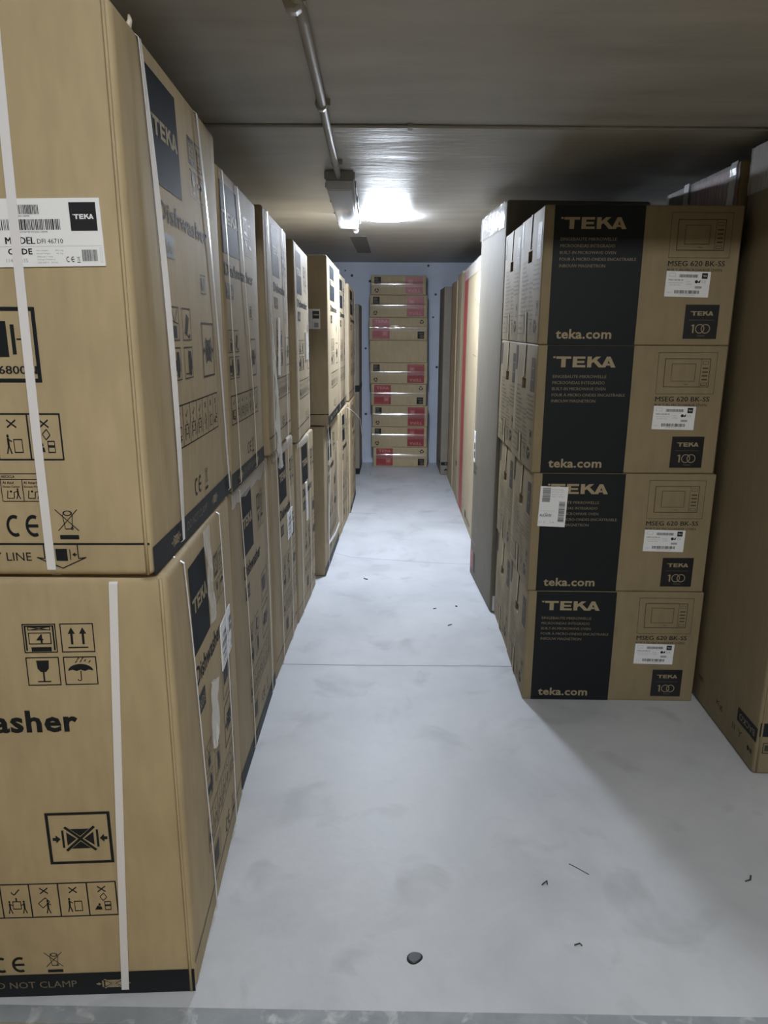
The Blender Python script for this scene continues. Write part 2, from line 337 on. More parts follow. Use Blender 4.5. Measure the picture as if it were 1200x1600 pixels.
# ------------------------------------------------------------------ cartons
class Carton:
    def __init__(s, size, r=0.008, bulge=0.004, lean=(0, 0), tops=None, puff=0.0):
        s.D, s.W, s.H = size; s.r = r; s.bulge = bulge; s.lean = lean; s.tops = tops or (0, 0); s.puff = puff
        s.items = []
    def warp(s, p):
        x, y, z = p; D, W, H = s.D, s.W, s.H
        a, b_, c = 2 * x / D, 2 * y / W, 2 * z / H - 1
        ca, cb, cc = [max(0.0, 1 - t * t) for t in (a, b_, c)]
        x2 = x + s.bulge * max(-1, min(1, a)) * cb * cc; y2 = y + s.bulge * max(-1, min(1, b_)) * ca * cc
        z2 = z + (s.puff * ca * cb if c > 0 else 0) * max(0, c)
        # top edge falling towards one side: real cartons sag
        fz = max(0, z / H); z2 += fz * (s.tops[0] * (b_ + 1) / 2 + s.tops[1] * (a + 1) / 2)
        return Vector((x2 + s.lean[0] * fz, y2 + s.lean[1] * fz, z2))
    def surf(s, face, u, v, off=0.0):
        D, W, H = s.D, s.W, s.H
        if face == 'front': p, n = (-D / 2 + u, -W / 2, v), Vector((0, -1, 0))
        elif face == 'right': p, n = (D / 2, -W / 2 + u, v), Vector((1, 0, 0))
        elif face == 'left': p, n = (-D / 2, W / 2 - u, v), Vector((-1, 0, 0))
        elif face == 'back': p, n = (D / 2 - u, W / 2, v), Vector((0, 1, 0))
        else: p, n = (-D / 2 + u, -W / 2 + v, H), Vector((0, 0, 1))
        return s.warp(p) + n * off
    def grid(s, L, extra=()):
        r = s.r; n = max(4, int(L / 0.07)); g = [0, r * .3, r * .65, r] + [r + (L - 2 * r) * i / n for i in range(1, n)] + [L - r, L - .65 * r, L - .3 * r, L]
        g = [x for x in g if all(abs(x - e) > 0.006 for e in extra)] + list(extra)
        return sorted(g)
    def body(s, prints, mat='card', holes=(), name='carton'):
        bm = bmesh.new(); D, W, H, r = s.D, s.W, s.H, s.r
        eu = sorted({round(q, 5) for h in holes for q in (h[1], h[2])}); ev = sorted({round(q, 5) for h in holes for q in (h[3], h[4])})
        gx = s.grid(D); gy = s.grid(W, [W - e for e in eu] if eu else ()); gz = s.grid(H, ev)
        def rnd(p):
            q = [max(-D / 2 + r, min(D / 2 - r, p[0])), max(-W / 2 + r, min(W / 2 - r, p[1])), max(r, min(H - r, p[2]))]
            d = Vector([p[i] - q[i] for i in range(3)])
            if d.length > 1e-9: d = d.normalized() * r
            return s.warp(Vector(q) + d)
        cache = {}
        def V(x, y, z):
            k = (round(x, 5), round(y, 5), round(z, 5))
            if k not in cache: cache[k] = bm.verts.new(rnd((x, y, z)))
            return cache[k]
        X = [g - D / 2 for g in gx]; Y = [g - W / 2 for g in gy]; Z = gz
        for i in range(len(X) - 1):
            for j in range(len(Z) - 1):
                bm.faces.new([V(X[i], -W / 2, Z[j]), V(X[i + 1], -W / 2, Z[j]), V(X[i + 1], -W / 2, Z[j + 1]), V(X[i], -W / 2, Z[j + 1])])
                bm.faces.new([V(X[i], W / 2, Z[j + 1]), V(X[i + 1], W / 2, Z[j + 1]), V(X[i + 1], W / 2, Z[j]), V(X[i], W / 2, Z[j])])
            for j in range(len(Y) - 1):
                bm.faces.new([V(X[i], Y[j], H), V(X[i + 1], Y[j], H), V(X[i + 1], Y[j + 1], H), V(X[i], Y[j + 1], H)])
                bm.faces.new([V(X[i], Y[j + 1], 0), V(X[i + 1], Y[j + 1], 0), V(X[i + 1], Y[j], 0), V(X[i], Y[j], 0)])
        for i in range(len(Y) - 1):
            for j in range(len(Z) - 1):
                bm.faces.new([V(D / 2, Y[i], Z[j]), V(D / 2, Y[i + 1], Z[j]), V(D / 2, Y[i + 1], Z[j + 1]), V(D / 2, Y[i], Z[j + 1])])
                cu = W / 2 - (Y[i] + Y[i + 1]) / 2; cv = (Z[j] + Z[j + 1]) / 2
                if any(h[0] == 'left' and h[1] < cu < h[2] and h[3] < cv < h[4] for h in holes): continue
                bm.faces.new([V(-D / 2, Y[i], Z[j + 1]), V(-D / 2, Y[i + 1], Z[j + 1]), V(-D / 2, Y[i + 1], Z[j]), V(-D / 2, Y[i], Z[j])])
        for h in holes:                                   # the pocket seen through a grip hole
            _, u0, u1, v0, v1 = h; x0, x1 = -D / 2 - .0005 - s.bulge * .9, -D / 2 + 0.05
            y0, y1 = W / 2 - u1, W / 2 - u0
            v = [bm.verts.new(p) for p in [(x0, y0, v0), (x0, y1, v0), (x0, y1, v1), (x0, y0, v1), (x1, y0, v0), (x1, y1, v0), (x1, y1, v1), (x1, y0, v1)]]
            for f in [(0, 1, 5, 4), (1, 2, 6, 5), (2, 3, 7, 6), (3, 0, 4, 7), (4, 5, 6, 7)]: bm.faces.new([v[i] for i in f])
        for f in bm.faces: f.smooth = True
        mats = [mat]
        for face, P in prints.items():
            for m_, ly, pts, fs in P.items:
                if m_ not in mats: mats.append(m_)
                mi = mats.index(m_); vs = [bm.verts.new(s.surf(face, u, v, 0.0004 + 0.0004 * ly)) for u, v in pts]
                for f in fs:
                    try: g = bm.faces.new([vs[k] for k in f]); g.material_index = mi
                    except ValueError: pass
        return mesh_of(bm, name, mats)
    def sticker(s, face, u0, v0, w_, h_, P, mat='paper', rot=0.0, off=0.0026, name='sticker'):
        bm = bmesh.new(); mats = [mat]; ca, sa = math.cos(rot), math.sin(rot)
        def T(u, v, o): return s.surf(face, u0 + u * ca - v * sa, v0 + u * sa + v * ca, o)
        n = 4; g = [[bm.verts.new(T(w_ * i / n, h_ * j / n, off)) for i in range(n + 1)] for j in range(n + 1)]
        for j in range(n):
            for i in range(n): bm.faces.new([g[j][i], g[j][i + 1], g[j + 1][i + 1], g[j + 1][i]])
        rim = g[0] + [g[j][n] for j in range(1, n + 1)] + g[n][-2::-1] + [g[j][0] for j in range(n - 1, 0, -1)]
        low = [bm.verts.new(T(*p, 0.0005)) for p in [(w_ * i / n, 0) for i in range(n + 1)] + [(w_, h_ * j / n) for j in range(1, n + 1)] + [(w_ * i / n, h_) for i in range(n - 1, -1, -1)] + [(0, h_ * j / n) for j in range(n - 1, 0, -1)]]
        for k in range(len(rim)): bm.faces.new([low[k], low[(k + 1) % len(rim)], rim[(k + 1) % len(rim)], rim[k]])
        for m_, ly, pts, fs in P.items:
            if m_ not in mats: mats.append(m_)
            vs = [bm.verts.new(T(u, v, off + 0.0003 * ly)) for u, v in pts]
            for f in fs:
                try: bm.faces.new([vs[k] for k in f]).material_index = mats.index(m_)
                except ValueError: pass
        return mesh_of(bm, name, mats)
    def strap_x(s, ut, ub, w_=0.012, off=0.003, mat='strap', loose=0.0, twist=0.0, wob=0.0):
        """band round the right, bottom, left and top faces; ut/ub: place along the right face at its top/bottom"""
        D, W, H = s.D, s.W, s.H; pts = []; wd = []
        n = 14; rn = random.Random(int(ut * 1000))
        for i in range(n + 1):
            t = i / n; u = ut + (ub - ut) * t + wob * math.sin(t * 7 + ut * 9)
            pts.append(s.surf('right', u, H - s.r - (H - 2 * s.r) * t, off + loose * math.sin(math.pi * t)))
            a = twist * math.sin(math.pi * t); wd.append((math.sin(a), math.cos(a), 0))
        y = -W / 2 + ub
        pts += [Vector((D / 2 - s.r, y, -.001)), Vector((-D / 2 + s.r, y, -.001))]; wd += [(0, 1, 0)] * 2
        for i in range(5): pts.append(s.surf('left', W - ut, s.r + (H - 2 * s.r) * i / 4, off)); wd.append((0, 1, 0))
        for i in range(9): pts.append(s.surf('top', s.r + (D - 2 * s.r) * i / 8, ut, .0012)); wd.append((0, 1, 0))
        bm = bmesh.new(); ribbon(bm, pts, wd, w_, 0.0008, True); return mesh_of(bm, 'strap', [mat])
    def strap_y(s, ut, ub, w_=0.0145, off=0.003, mat='strap'):
        D, W, H = s.D, s.W, s.H; pts = []; n = 12
        for i in range(n + 1):
            t = i / n; pts.append(s.surf('front', ut + (ub - ut) * t, H - s.r - (H - 2 * s.r) * t, off))
        x = -D / 2 + ub; pts += [Vector((x, -W / 2 + s.r, -.001)), Vector((x, W / 2 - s.r, -.001))]
        for i in range(5): pts.append(s.surf('back', D - ut, s.r + (H - 2 * s.r) * i / 4, off * .4))
        for i in range(9): pts.append(s.surf('top', ut, W - s.r - (W - 2 * s.r) * i / 8, .0012))
        bm = bmesh.new(); ribbon(bm, pts, (1, 0, 0), w_, 0.0008, True); return mesh_of(bm, 'strap', [mat])
    def band(s, face, u0, u1, v, h_, mat='tape', off=0.002, wrinkle=0.0, name='packing_tape', seed=1, dome=0.0):
        """horizontal strip of tape across a face"""
        bm = bmesh.new(); rn = random.Random(seed); n = max(6, int((u1 - u0) / 0.02)); rows = 8
        g = [[bm.verts.new(s.surf(face, u0 + (u1 - u0) * i / n, v + h_ * j / rows, off + rn.random() * wrinkle + dome * math.sin(math.pi * j / rows))) for i in range(n + 1)] for j in range(rows + 1)]
        for j in range(rows):
            for i in range(n): bm.faces.new([g[j][i], g[j][i + 1], g[j + 1][i + 1], g[j + 1][i]]).smooth = True
        return mesh_of(bm, name, [mat])

def place(corner, size, yaw, side):
    """centre of the base from the near corner that faces the aisle"""
    d = Vector(((-size[0] if side == 'L' else size[0]) / 2, size[1] / 2, 0))
    return Vector(corner) + Matrix.Rotation(yaw, 3, 'Z') @ d
def thing(name, loc, yaw, label, cat='box', group=None): return link(name, None, None, loc, yaw, label, cat, group)

# ================================================================== the setting
def struct(name, f, mat, smooth=False):
    bm = bmesh.new(); f(bm); return link(name, mesh_of(bm, name, [mat] if isinstance(mat, str) else mat), kind='structure')
XL, XR, YF, YB, ZC = -1.12, 1.78, 1.13, 7.04, 1.872
def _floor(bm):
    bx(bm, XL - .1, XR + .1, YF, YB + .1, -.1, 0)
    def hair(pts, t):
        q = Print().line('joint', pts, t)
        for _, _, P, F in q.items:
            v = [bm.verts.new((x, y, .0006)) for x, y in P]
            for f in F: bm.faces.new([v[i] for i in f]).material_index = 1
    hair([(XL, 2.63), (-.2, 2.62), (.3, 2.625), (XR, 2.60)], .0032)
    hair([(-.33, 4.07), (-.24, 4.0), (-.1, 3.97), (.08, 3.94), (.22, 3.91), (.44, 3.89)], .003)
    hair([(-.30, 5.03), (-.12, 5.02)], .006)
struct('floor', _floor, ['floor', 'joint'])
struct('ceiling', lambda bm: bx(bm, XL - .1, XR + .1, YF, YB + .1, ZC, ZC + .12), 'ceil')
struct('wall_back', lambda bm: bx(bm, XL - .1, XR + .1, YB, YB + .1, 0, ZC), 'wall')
struct('wall_left', lambda bm: bx(bm, XL - .1, XL, YF, YB, 0, ZC), 'wall2')
struct('wall_right', lambda bm: bx(bm, XR, XR + .1, YF, YB, 0, ZC), 'wall2')
struct('trim_1', lambda bm: bx(bm, -2.3, 2.3, 1.094, 1.13, -.1, 0.0), 'sill')
def _front(bm):
    bx(bm, -2.3, XL - .1, YF, YF + .1, 0, 2.35); bx(bm, XR + .1, 2.3, YF, YF + .1, 0, 2.35); bx(bm, XL - .1, XR + .1, YF, YF + .1, ZC + .12, 2.35)
struct('wall_front', _front, 'wall2')
struct('floor_passage', lambda bm: bx(bm, -2.3, 2.3, -2.6, 1.094, -.1, -.004), 'ochre')
struct('ceiling_passage', lambda bm: bx(bm, -2.3, 2.3, -2.6, 1.23, 2.35, 2.45), 'wall2')
def _pw(bm):
    bx(bm, -2.4, -2.3, -2.6, 1.23, -.1, 2.45); bx(bm, 2.3, 2.4, -2.6, 1.23, -.1, 2.45); bx(bm, -2.4, 2.4, -2.7, -2.6, -.1, 2.45)
struct('wall_passage', _pw, 'wall2')

# ================================================================== dishwasher cartons, left row
def side_art(W, H, band=True, full=True, blk=(.14, .315), slide='Slide', seed=1, v2=False):
    P = Print(); s = H / .87
    P.rect('navy', blk[0], .655 * s, blk[1], .835 * s); P.logo('tan_print', blk[0] + .012, .735 * s, blk[1] - blk[0] - .024, .030 * s, 2)
    P.text('navy', 'Dishwasher', blk[0] + .012, .598 * s, min(.36, W - blk[0] - .1), .034 * s, .02)
    P.rect('ink', blk[0] + .018, .538 * s, blk[0] + .092, .578 * s); P.text('tan_print', slide, blk[0] + .027, .547 * s, .055, .022 * s, 0, 2)
    c0 = blk[1] + .075
    ic(i_stack, c0, .742 * s, .055, .052 * s, P); ic(i_arrows, c0 + .06, .742 * s, .055, .052 * s, P)
    ic(i_glass, c0, .680 * s, .055, .052 * s, P); ic(i_umb, c0 + .06, .680 * s, .055, .052 * s, P)
    if W < .5: k = W / .66
    else: k = 1
    a = blk[0] + .03
    ic(i_hook, a * k, .392 * s, .062 * k, .062 * s, P); ic(i_tilt, (a + .085) * k, .392 * s, .062 * k, .062 * s, P)
    ic(i_truck, a * k, .318 * s, .062 * k, .062 * s, P); ic(i_truck2, (a + .085) * k, .318 * s, .062 * k, .062 * s, P)
    ic(i_clamp, .408 * k, .312 * s, .115 * k, .118 * s, P)
    P.frame('ink', .42 * k, .49 * s, .47 * k, .53 * s, .002); P.rect('ink', .43 * k, .497 * s, .455 * k, .523 * s)
    cells(P, a * k, .188 * s, .535 * k, .272 * s)
    ic(i_ce, .29 * k, .072 * s, .052, .038 * s, P, fr=0); ic(i_bin, .375 * k, .066 * s, .035, .05 * s, P, fr=0)
    if band:
        P.rect('ink', .0, .0, W, .052 * s); P.text('dim_print', 'DO NOT CLAMP', .22 * k, .018 * s, .17, .018, 0, 2)
        ic(i_clamp, .10 * k, .002, .075, .048 * s, P, 'tan_print', 0, 2); ic(i_clamp, .43 * k, .002, .075, .048 * s, P, 'tan_print', 0, 2)
    else: P.rect('ink', 0, .062 * s, W, .0665 * s)
    return P
def side_art_low(W, H, band=False, slide='SLIDE'):
    P = Print(); s = H / .885
    P.rect('navy', .15, .66 * s, .305, .845 * s); P.logo('tan_print', .16, .742 * s, .135, .032 * s, 2)
    P.text('navy', 'Dishwasher', .15, .592 * s, .26, .042 * s, .02)
    P.rect('ink', .155, .525 * s, .215, .568 * s); P.text('tan_print', slide, .162, .536 * s, .045, .02 * s, 0, 2)
    for k, d in enumerate((i_stack, i_arrows, i_glass, i_umb)): ic(d, .385 + (k % 2) * .06, (.742 - (k // 2) * .062) * s, .052, .052 * s, P)
    P.frame('ink', .40, .425 * s, .52, .52 * s, .003); P.rect('ink', .42, .455 * s, .475, .505 * s); P.rect('ink', .485, .46 * s, .49, .50 * s)
    ic(i_hook, .18, .37 * s, .06, .06 * s, P); ic(i_tilt, .265, .37 * s, .06, .06 * s, P); ic(i_truck, .18, .298 * s, .06, .06 * s, P); ic(i_truck2, .265, .298 * s, .06, .06 * s, P)
    ic(i_clamp, .40, .295 * s, .115, .11 * s, P)
    cells(P, .17, .185 * s, .53, .268 * s)
    P.frame('ink', .20, .09 * s, .29, .16 * s, .002); P.rect('greyink', .22, .10 * s, .27, .15 * s)
    ic(i_ce, .36, .082 * s, .052, .04 * s, P, fr=0); ic(i_bin, .45, .075 * s, .035, .05 * s, P, fr=0)
    if band:
        P.rect('ink', 0, 0, W, .052 * s); P.text('dim_print', 'DO NOT CLAMP', .22, .018, .17, .018, 0, 2)
    else: P.rect('ink', 0, .068 * s, W, .072 * s)
    return P
def front_upper(D):
    P = Print(); e = D                    # e: the aisle edge
    for k, d in enumerate((i_stack, i_arrows, i_glass, i_umb)): ic(d, e - .315 + (k % 2) * .063, .742 - (k // 2) * .064, .057, .054, P)
    P.frame('ink', e - .36, .323, e - .150, .437, .006); P.rect('ink', e - .33, .362, e - .196, .416); P.rect('ink', e - .190, .366, e - .184, .411)
    P.rect('ink', e - .168, .385, e - .162, .393); P.rect('ink', e - .182, .388, e - .168, .390)
    P.text('ink', 'MAX 6800N', e - .268, .336, .112, .0125, .02)
    cells(P, e - .130 - .357, .199, e - .130, .275)
    u, v = e - .236, .131
    P.line('ink', [(u, v), (u, v + .046), (u + .058, v + .046), (u + .068, v + .038), (u + .068, v), (u, v)], .0012); P.rect('ink', u, v + .036, u + .068, v + .0372); P.rect('ink', u + .034, v, u + .0352, v + .037)
    P.text('ink', 'RECICLA', u + .003, v + .039, .021, .0045, .01)
    for k, t in enumerate(('Al Azul', 'Al Amarillo')):
        P.text('ink', t, u + .003 + k * .034, v + .029, .018 + .009 * k, .0045, .02); P.text('ink', 'Envase Carton' if k == 0 else 'Envase Metal', u + .003 + k * .034, v + .023, .027, .0035, .01)
        P.line('ink', [(u + .010 + k * .034, v + .018), (u + .008 + k * .034, v + .005), (u + .019 + k * .034, v + .005), (u + .02 + k * .034, v + .016)], .0014); P.disc('ink', (u + .015 + k * .034, v + .0165), .0018)
        i_man(P, 'ink', u + .026 + k * .034, v + .004, .018, -1)
    ic(i_ce, e - .236, .070, .052, .038, P, fr=0); ic(i_bin, e - .156, .066, .040, .052, P, fr=0)
    P.rect('ink', .004, .056, D - .004, .0592)
    P.text('ink', 'ASSEMBLY LINE', e - .348, .028, .146, .0148)
    a = e - .180
    P.line('ink', [(a, .056), (a, .032), (a - .013, .034), (a + .028, .015), (a + .069, .034), (a + .056, .032), (a + .056, .056)], .0018)
    P.rect('ink', a + .019, .028, a + .038, .049); P.rect('ink', a + .042, .030, a + .0435, .048); P.rect('ink', a + .0145, .030, a + .016, .048); P.poly('ink', [(a + .046, .039), (a + .051, .043), (a + .051, .035)]); P.rect('ink', a + .050, .0378, a + .054, .0402)
    return P
def front_lower(D):
    P = Print(); e = D
    for k, d in enumerate((i_stack, i_arrows, i_glass, i_umb)): ic(d, e - .252 + (k % 2) * .064, .746 - (k // 2) * .062, .057, .054, P)
    P.text('ink', 'Dishwasher', e - .49, .592, .316, .044, .03)
    ic(i_clamp, e - .253, .314, .118, .112, P, fr=.05)
    cells(P, e - .138 - .378, .193, e - .138, .272)
    ic(i_ce, e - .390, .062, .060, .038, P, fr=0); ic(i_bin, e - .292, .060, .038, .050, P, fr=0)
    P.rect('ink', .002, .001, D - .002, .056)
    P.text('dim_print', 'DO NOT CLAMP', e - .408, .022, .174, .016, 0, 2)
    ic(i_clamp, e - .202, .004, .078, .048, P, 'tan_print', 0, 2)
    return P
def model_label():
    P = Print()                            # 0.16 x 0.096
    P.rect('lblack', .115, .050, .154, .090); P.logo('paper', .1195, .0665, .030, .0068, 2)
    P.text('lgrey', 'SN', .006, .077, .005, .0035); P.bars('lblack', .026, .074, .072, .087, 3); P.text('lblack', 'MC2021-00098', .034, .0705, .022, .0022)
    P.bars('lblack', .010, .052, .102, .067, 5); P.text('lblack', '8421152156723 MC2021-00098', .03, .0482, .05, .0022)
    P.text('lblack', 'MODEL', .016, .0325, .044, .0098, .03); P.text('lblack', 'DFI 46710', .063, .0328, .038, .0066)
    P.rect('lgrey', .002, .0286, .158, .0290)
    P.text('lblack', 'CODE', .018, .0175, .036, .0088, .03); P.text('lgrey', '114270035', .014, .0065, .032, .0052)
    for k, t in enumerate(('Net weight:', 'Gross weight:', '100mm / max', 'Voltage Frequency', '220-240 V   50 Hz')): P.text('lgrey', t, .060, .0215 - k * .0042, .018 + .003 * k, .0024)
    P.text('lgrey', '40.5 kg', .088, .0215, .012, .0024); P.text('lgrey', '45 kg', .089, .0173, .010, .0024)
    ic(i_ce, .103, .006, .012, .008, P, 'lblack', 0); ic(i_bin, .118, .005, .006, .009, P, 'lblack', 0)
    P.bars('lblack', .127, .007, .150, .0235, 8); P.frame('lgrey', .154, .005, .157, .026, .0003)
    return P
LAB = model_label()
def edge_film(c, u0, u1, drop, seed, mat='film', face='right', lip=.03):
    """stretch film folded over the top edge of a carton"""
    bm = bmesh.new(); rn = random.Random(seed); n = 22; rows = []
    prof = [('top', .09), ('top', .05), ('top', .012)]
    for k in range(3 + 5):
        row = []
        for i in range(n + 1):
            u = u0 + (u1 - u0) * i / n; j = rn.uniform(0, .0022)
            if k < 3: row.append(c.surf('top', c.D - (.05, .03, .010)[k], u, .001 + j * .5))
            else: row.append(c.surf('right', u, c.H - .008 - (k - 3) / 4 * drop * (1 + .5 * rn.random() * (k == 7)), .0035 + j))
        rows.append([bm.verts.new(p) for p in row])
    for a, b_ in zip(rows, rows[1:]):
        for i in range(n): bm.faces.new([a[i], b_[i], b_[i + 1], a[i + 1]]).smooth = True
    return mesh_of(bm, 'stretch_film', [mat])
def corner_flap(c, name='board_edge'):
    """the doubled fold of board down the near corner"""
    bm = bmesh.new(); H = c.H
    pts = [c.surf('front', c.D - .010, .004 + (H - .008) * i / 10, .0016) for i in range(11)]
    tube(bm, pts, .0028, 6); return mesh_of(bm, name, ['card'])

def dishwasher(label, corner, size, yaw, art, straps=(), fart=None, fstrap=None, bulge=.005, tops=(0, 0), lean=(0, 0), puff=0, r=.009, mat='card', group='dishwasher cartons in the left row', smat='strap', sw=.009, strap_kw=None):
    c = Carton(size, r, bulge, lean, tops, puff)
    t = thing('dishwasher_carton', place(corner, size, yaw, 'L'), yaw, label, 'box', group)
    pr = {'right': art}
    if fart: pr['front'] = fart
    link('carton', c.body(pr, mat), t)
    for i, (a, b_) in enumerate(straps): link('strap', c.strap_x(a, b_, sw, .0045 + bulge * .1, smat, **((strap_kw or [{}] * 9)[i])), t)
    if fstrap: link('strap', c.strap_y(*fstrap), t)
    return c, t
DD = .62
# --- lower row (bottom layer)
c, t = dishwasher('nearest dishwasher carton standing on the floor at left, black clamp warning band at its base', (-.387, 1.167, 0), (DD, .632, .884), R(3.2),
    side_art_low(.632, .884), [(.105, .20), (.470, .485)], front_lower(DD), (DD - .090, DD - .140), r=.013, bulge=.006, sw=.006, strap_kw=[dict(wob=.004), dict(wob=-.003)])
link('board_edge', corner_flap(c), t, label='rounded folded corner of the board')
link('sticker', c.sticker('right', .405, .500, .145, .115, LAB, rot=0), t, label='white model sticker with barcodes')
bm = bmesh.new(); rn = random.Random(4)    # torn paper flap peeling from the side
rows = []
for i, (v, ua, ub) in enumerate([(.555, .245, .262), (.545, .235, .29), (.52, .225, .285), (.50, .222, .275), (.475, .222, .283), (.45, .222, .28), (.425, .226, .262), (.40, .232, .245)]):
    rows.append([bm.verts.new(c.surf('right', ua + (ub - ua) * k / 3 + rn.uniform(-.003, .003), v + rn.uniform(-.003, .003), .004 + .012 * abs(k / 3 - .3) + rn.uniform(0, .004))) for k in range(4)])
for a, b_ in zip(rows, rows[1:]):
    for k in range(3): bm.faces.new([a[k], a[k + 1], b_[k + 1], b_[k]])
link('torn_label', mesh_of(bm, 'torn_label', ['film_white']), t, label='torn white plastic flap peeling off the side')
bm = bmesh.new(); rows = []
for i in range(7):
    v = .882 - .035 * i; rows.append([bm.verts.new(c.surf('right', .285 + .055 * k / 3 + rn.uniform(-.004, .004), v, .005 + rn.uniform(0, .006))) for k in range(4)])
for a, b_ in zip(rows, rows[1:]):
    for k in range(3): bm.faces.new([a[k], a[k + 1], b_[k + 1], b_[k]])
link('torn_film', mesh_of(bm, 'torn_film', ['film']), t, label='clear torn film hanging over the dark logo block')

c, t = dishwasher('second dishwasher carton along the left on the floor, black band along its base', (-.428, 1.818, 0), (DD - .02, .645, .873), R(.6),
    side_art_low(.645, .873, True), [(.13, .20), (.55, .555)], mat='card_mid', bulge=.005, sw=.008, smat='strap_cream', r=.016)
link('stretch_film', edge_film(c, .02, .6, .03, 3), t)
c, t = dishwasher('third dishwasher carton on the floor along the left, small white sticker by its far strap', (-.434, 2.50, 0), (DD - .03, .52, .862), R(-1.2),
    side_art_low(.52, .862), [(.10, .14), (.36, .375)], mat='card_mid', bulge=.004, sw=.008, smat='strap_cream')
link('stretch_film', edge_film(c, .03, .48, .02, 5, 'film'), t)
link('sticker', c.sticker('right', .30, .46, .13, .11, LAB), t)
c, t = dishwasher('fourth dishwasher carton on the floor along the left, white tape scrap on its side', (-.418, 3.035, 0), (DD - .03, .50, .812), R(-2.5),
    side_art_low(.50, .812), [(.09, .10), (.33, .335)], mat='card_mid', bulge=.004, sw=.007, smat='strap_cream')
link('stretch_film', edge_film(c, .02, .35, .015, 8, 'film'), t)
link('tape_scrap', c.sticker('right', .22, .42, .035, .18, Print(), 'strap', rot=.05, off=.006, name='tape_scrap'), t)
c, t = dishwasher('fifth dishwasher carton on the floor along the left, jutting into the aisle with dark base', (-.357, 3.665, 0), (DD, .70, .802), R(-1.6),
    side_art_low(.70, .802, True), [(.11, .13)], mat='card_mid', bulge=.005, sw=.008, smat='strap_cream')
bm = bmesh.new()                          # loose white strap hanging in a V down the side
pts = [c.surf('right', .12 + .035 * math.sin(i * .5), .80 - .064 * i, .010) for i in range(11)] + [c.surf('right', .30, .155, .02), c.surf('right', .52, .155, .02)] + [c.surf('right', .53, .25 + .08 * i, .012) for i in range(6)]
ribbon(bm, pts, [(0, 1, .0)] * 10 + [(0, .7, .7)] + [(0, 0, 1)] * 2 + [(0, 1, 0)] * 6, .02, .0012)
link('loose_strap', mesh_of(bm, 'loose_strap', ['strap']), t, label='loose white strap hanging down the side')
c, t = dishwasher('sixth dishwasher carton on the floor along the left, pale scuffed side towards the far end', (-.335, 4.40, 0), (DD, .58, .786), R(-2.4),
    side_art_low(.58, .786), [(.12, .13), (.42, .42)], bulge=.004, sw=.009)
c, t = dishwasher('seventh and farthest dishwasher carton on the floor of the left row', (-.302, 5.02, 0), (DD, .60, .788), R(-.5),
    side_art_low(.60, .788, True), [(.15, .15)], bulge=.004, sw=.008, smat='strap_cream')
# --- upper row
G2 = 'dishwasher cartons stacked on the left row'
c, t = dishwasher('nearest upper left dishwasher carton with white model sticker and white straps, on top of another', (-.401, 1.150, .889), (DD, .664, .858), R(1.4),
    side_art(.664, .858), [(.112, .175), (.48, .632)], front_upper(DD), (DD - .162, DD - .170), r=.013, bulge=.007, tops=(-.022, 0), group=G2, sw=.013,
    strap_kw=[dict(twist=.55, loose=.004), dict(wob=.003)])
link('board_edge', corner_flap(c), t, label='rounded folded corner of the board')
link('sticker', c.sticker('front', DD - .196, .494, .160, .096, LAB, rot=.02), t, label='white model sticker with barcodes and black logo square')
bm = bmesh.new(); tube(bm, [c.surf('top', DD - .012, .112, .0), c.surf('top', DD - .008, .113, .012), c.surf('top', DD - .010, .116, .020)], [.006, .004, .002], 7)
link('strap_knot', mesh_of(bm, 'strap_knot', ['strap_cream']), t)
c, t = dishwasher('second upper dishwasher carton on the left, its dark logo block catching lamp glare', (-.418, 1.832, .878), (DD - .02, .485, .79), R(.3),
    side_art(.485, .79, blk=(.01, .20)), [(.03, .09), (.20, .33)], mat='card_mid', bulge=.006, tops=(-.016, 0), group=G2, sw=.008, smat='strap_cream', strap_kw=[dict(wob=.004), dict(wob=.004)])
c, t = dishwasher('third upper dishwasher carton on the left, crumpled white film hanging at its near edge', (-.409, 2.372, .879), (DD - .02, .535, .782), R(.5),
    side_art(.535, .782, False, blk=(.15, .30)), [(.07, .08), (.40, .41)], mat='card_mid', bulge=.005, tops=(-.018, 0), group=G2, sw=.008)
bm = bmesh.new(); rn = random.Random(11); rows = []
for i in range(26):
    f = i / 25; v = .50 - .56 * f; wd_ = .010 + .060 * f ** 1.3 * (1 if f < .8 else 1.5 - .6 * f); cu = .050 + .06 * f
    rows.append([bm.verts.new(c.surf('right', cu + wd_ * (k / 6 - .5) + rn.uniform(-.004, .004), v, .006 + .016 * f * abs(math.sin(k * 1.9 + i * .35)) + rn.uniform(0, .004))) for k in range(7)])
for a, b_ in zip(rows, rows[1:]):
    for k in range(6): bm.faces.new([a[k], a[k + 1], b_[k + 1], b_[k]])
link('torn_film', mesh_of(bm, 'torn_film', ['film_white']), t, label='crumpled white film hanging from a strap')
link('tape_scrap', c.sticker('right', .20, .255, .022, .20, Print(), 'paper', rot=-.12, off=.006, name='tape_scrap'), t)
c, t = dishwasher('fourth upper dishwasher carton on the left, shrink film over its lower corner', (-.406, 3.045, .817), (DD - .03, .50, .818), R(.2),
    side_art(.50, .818, False, blk=(.06, .22)), [(.03, .03), (.40, .41)], mat='card_mid', bulge=.005, tops=(-.018, 0), group=G2, sw=.008)
link('stretch_film', c.sticker('right', .29, .34, .09, .12, Print(), 'film_white', off=.006, name='stretch_film'), t)
f5 = Print(); f5.rect('ink', 0, .056, DD, .060)
c, t = dishwasher('fifth upper left dishwasher carton showing its plain brown near end with a white sticker', (-.329, 3.672, .807), (DD, .69, .826), R(-.4),
    side_art(.69, .826, True, blk=(.12, .36)), [(.66, .66)], f5, mat='card_mid', bulge=.005, tops=(-.015, 0), group=G2, sw=.008)
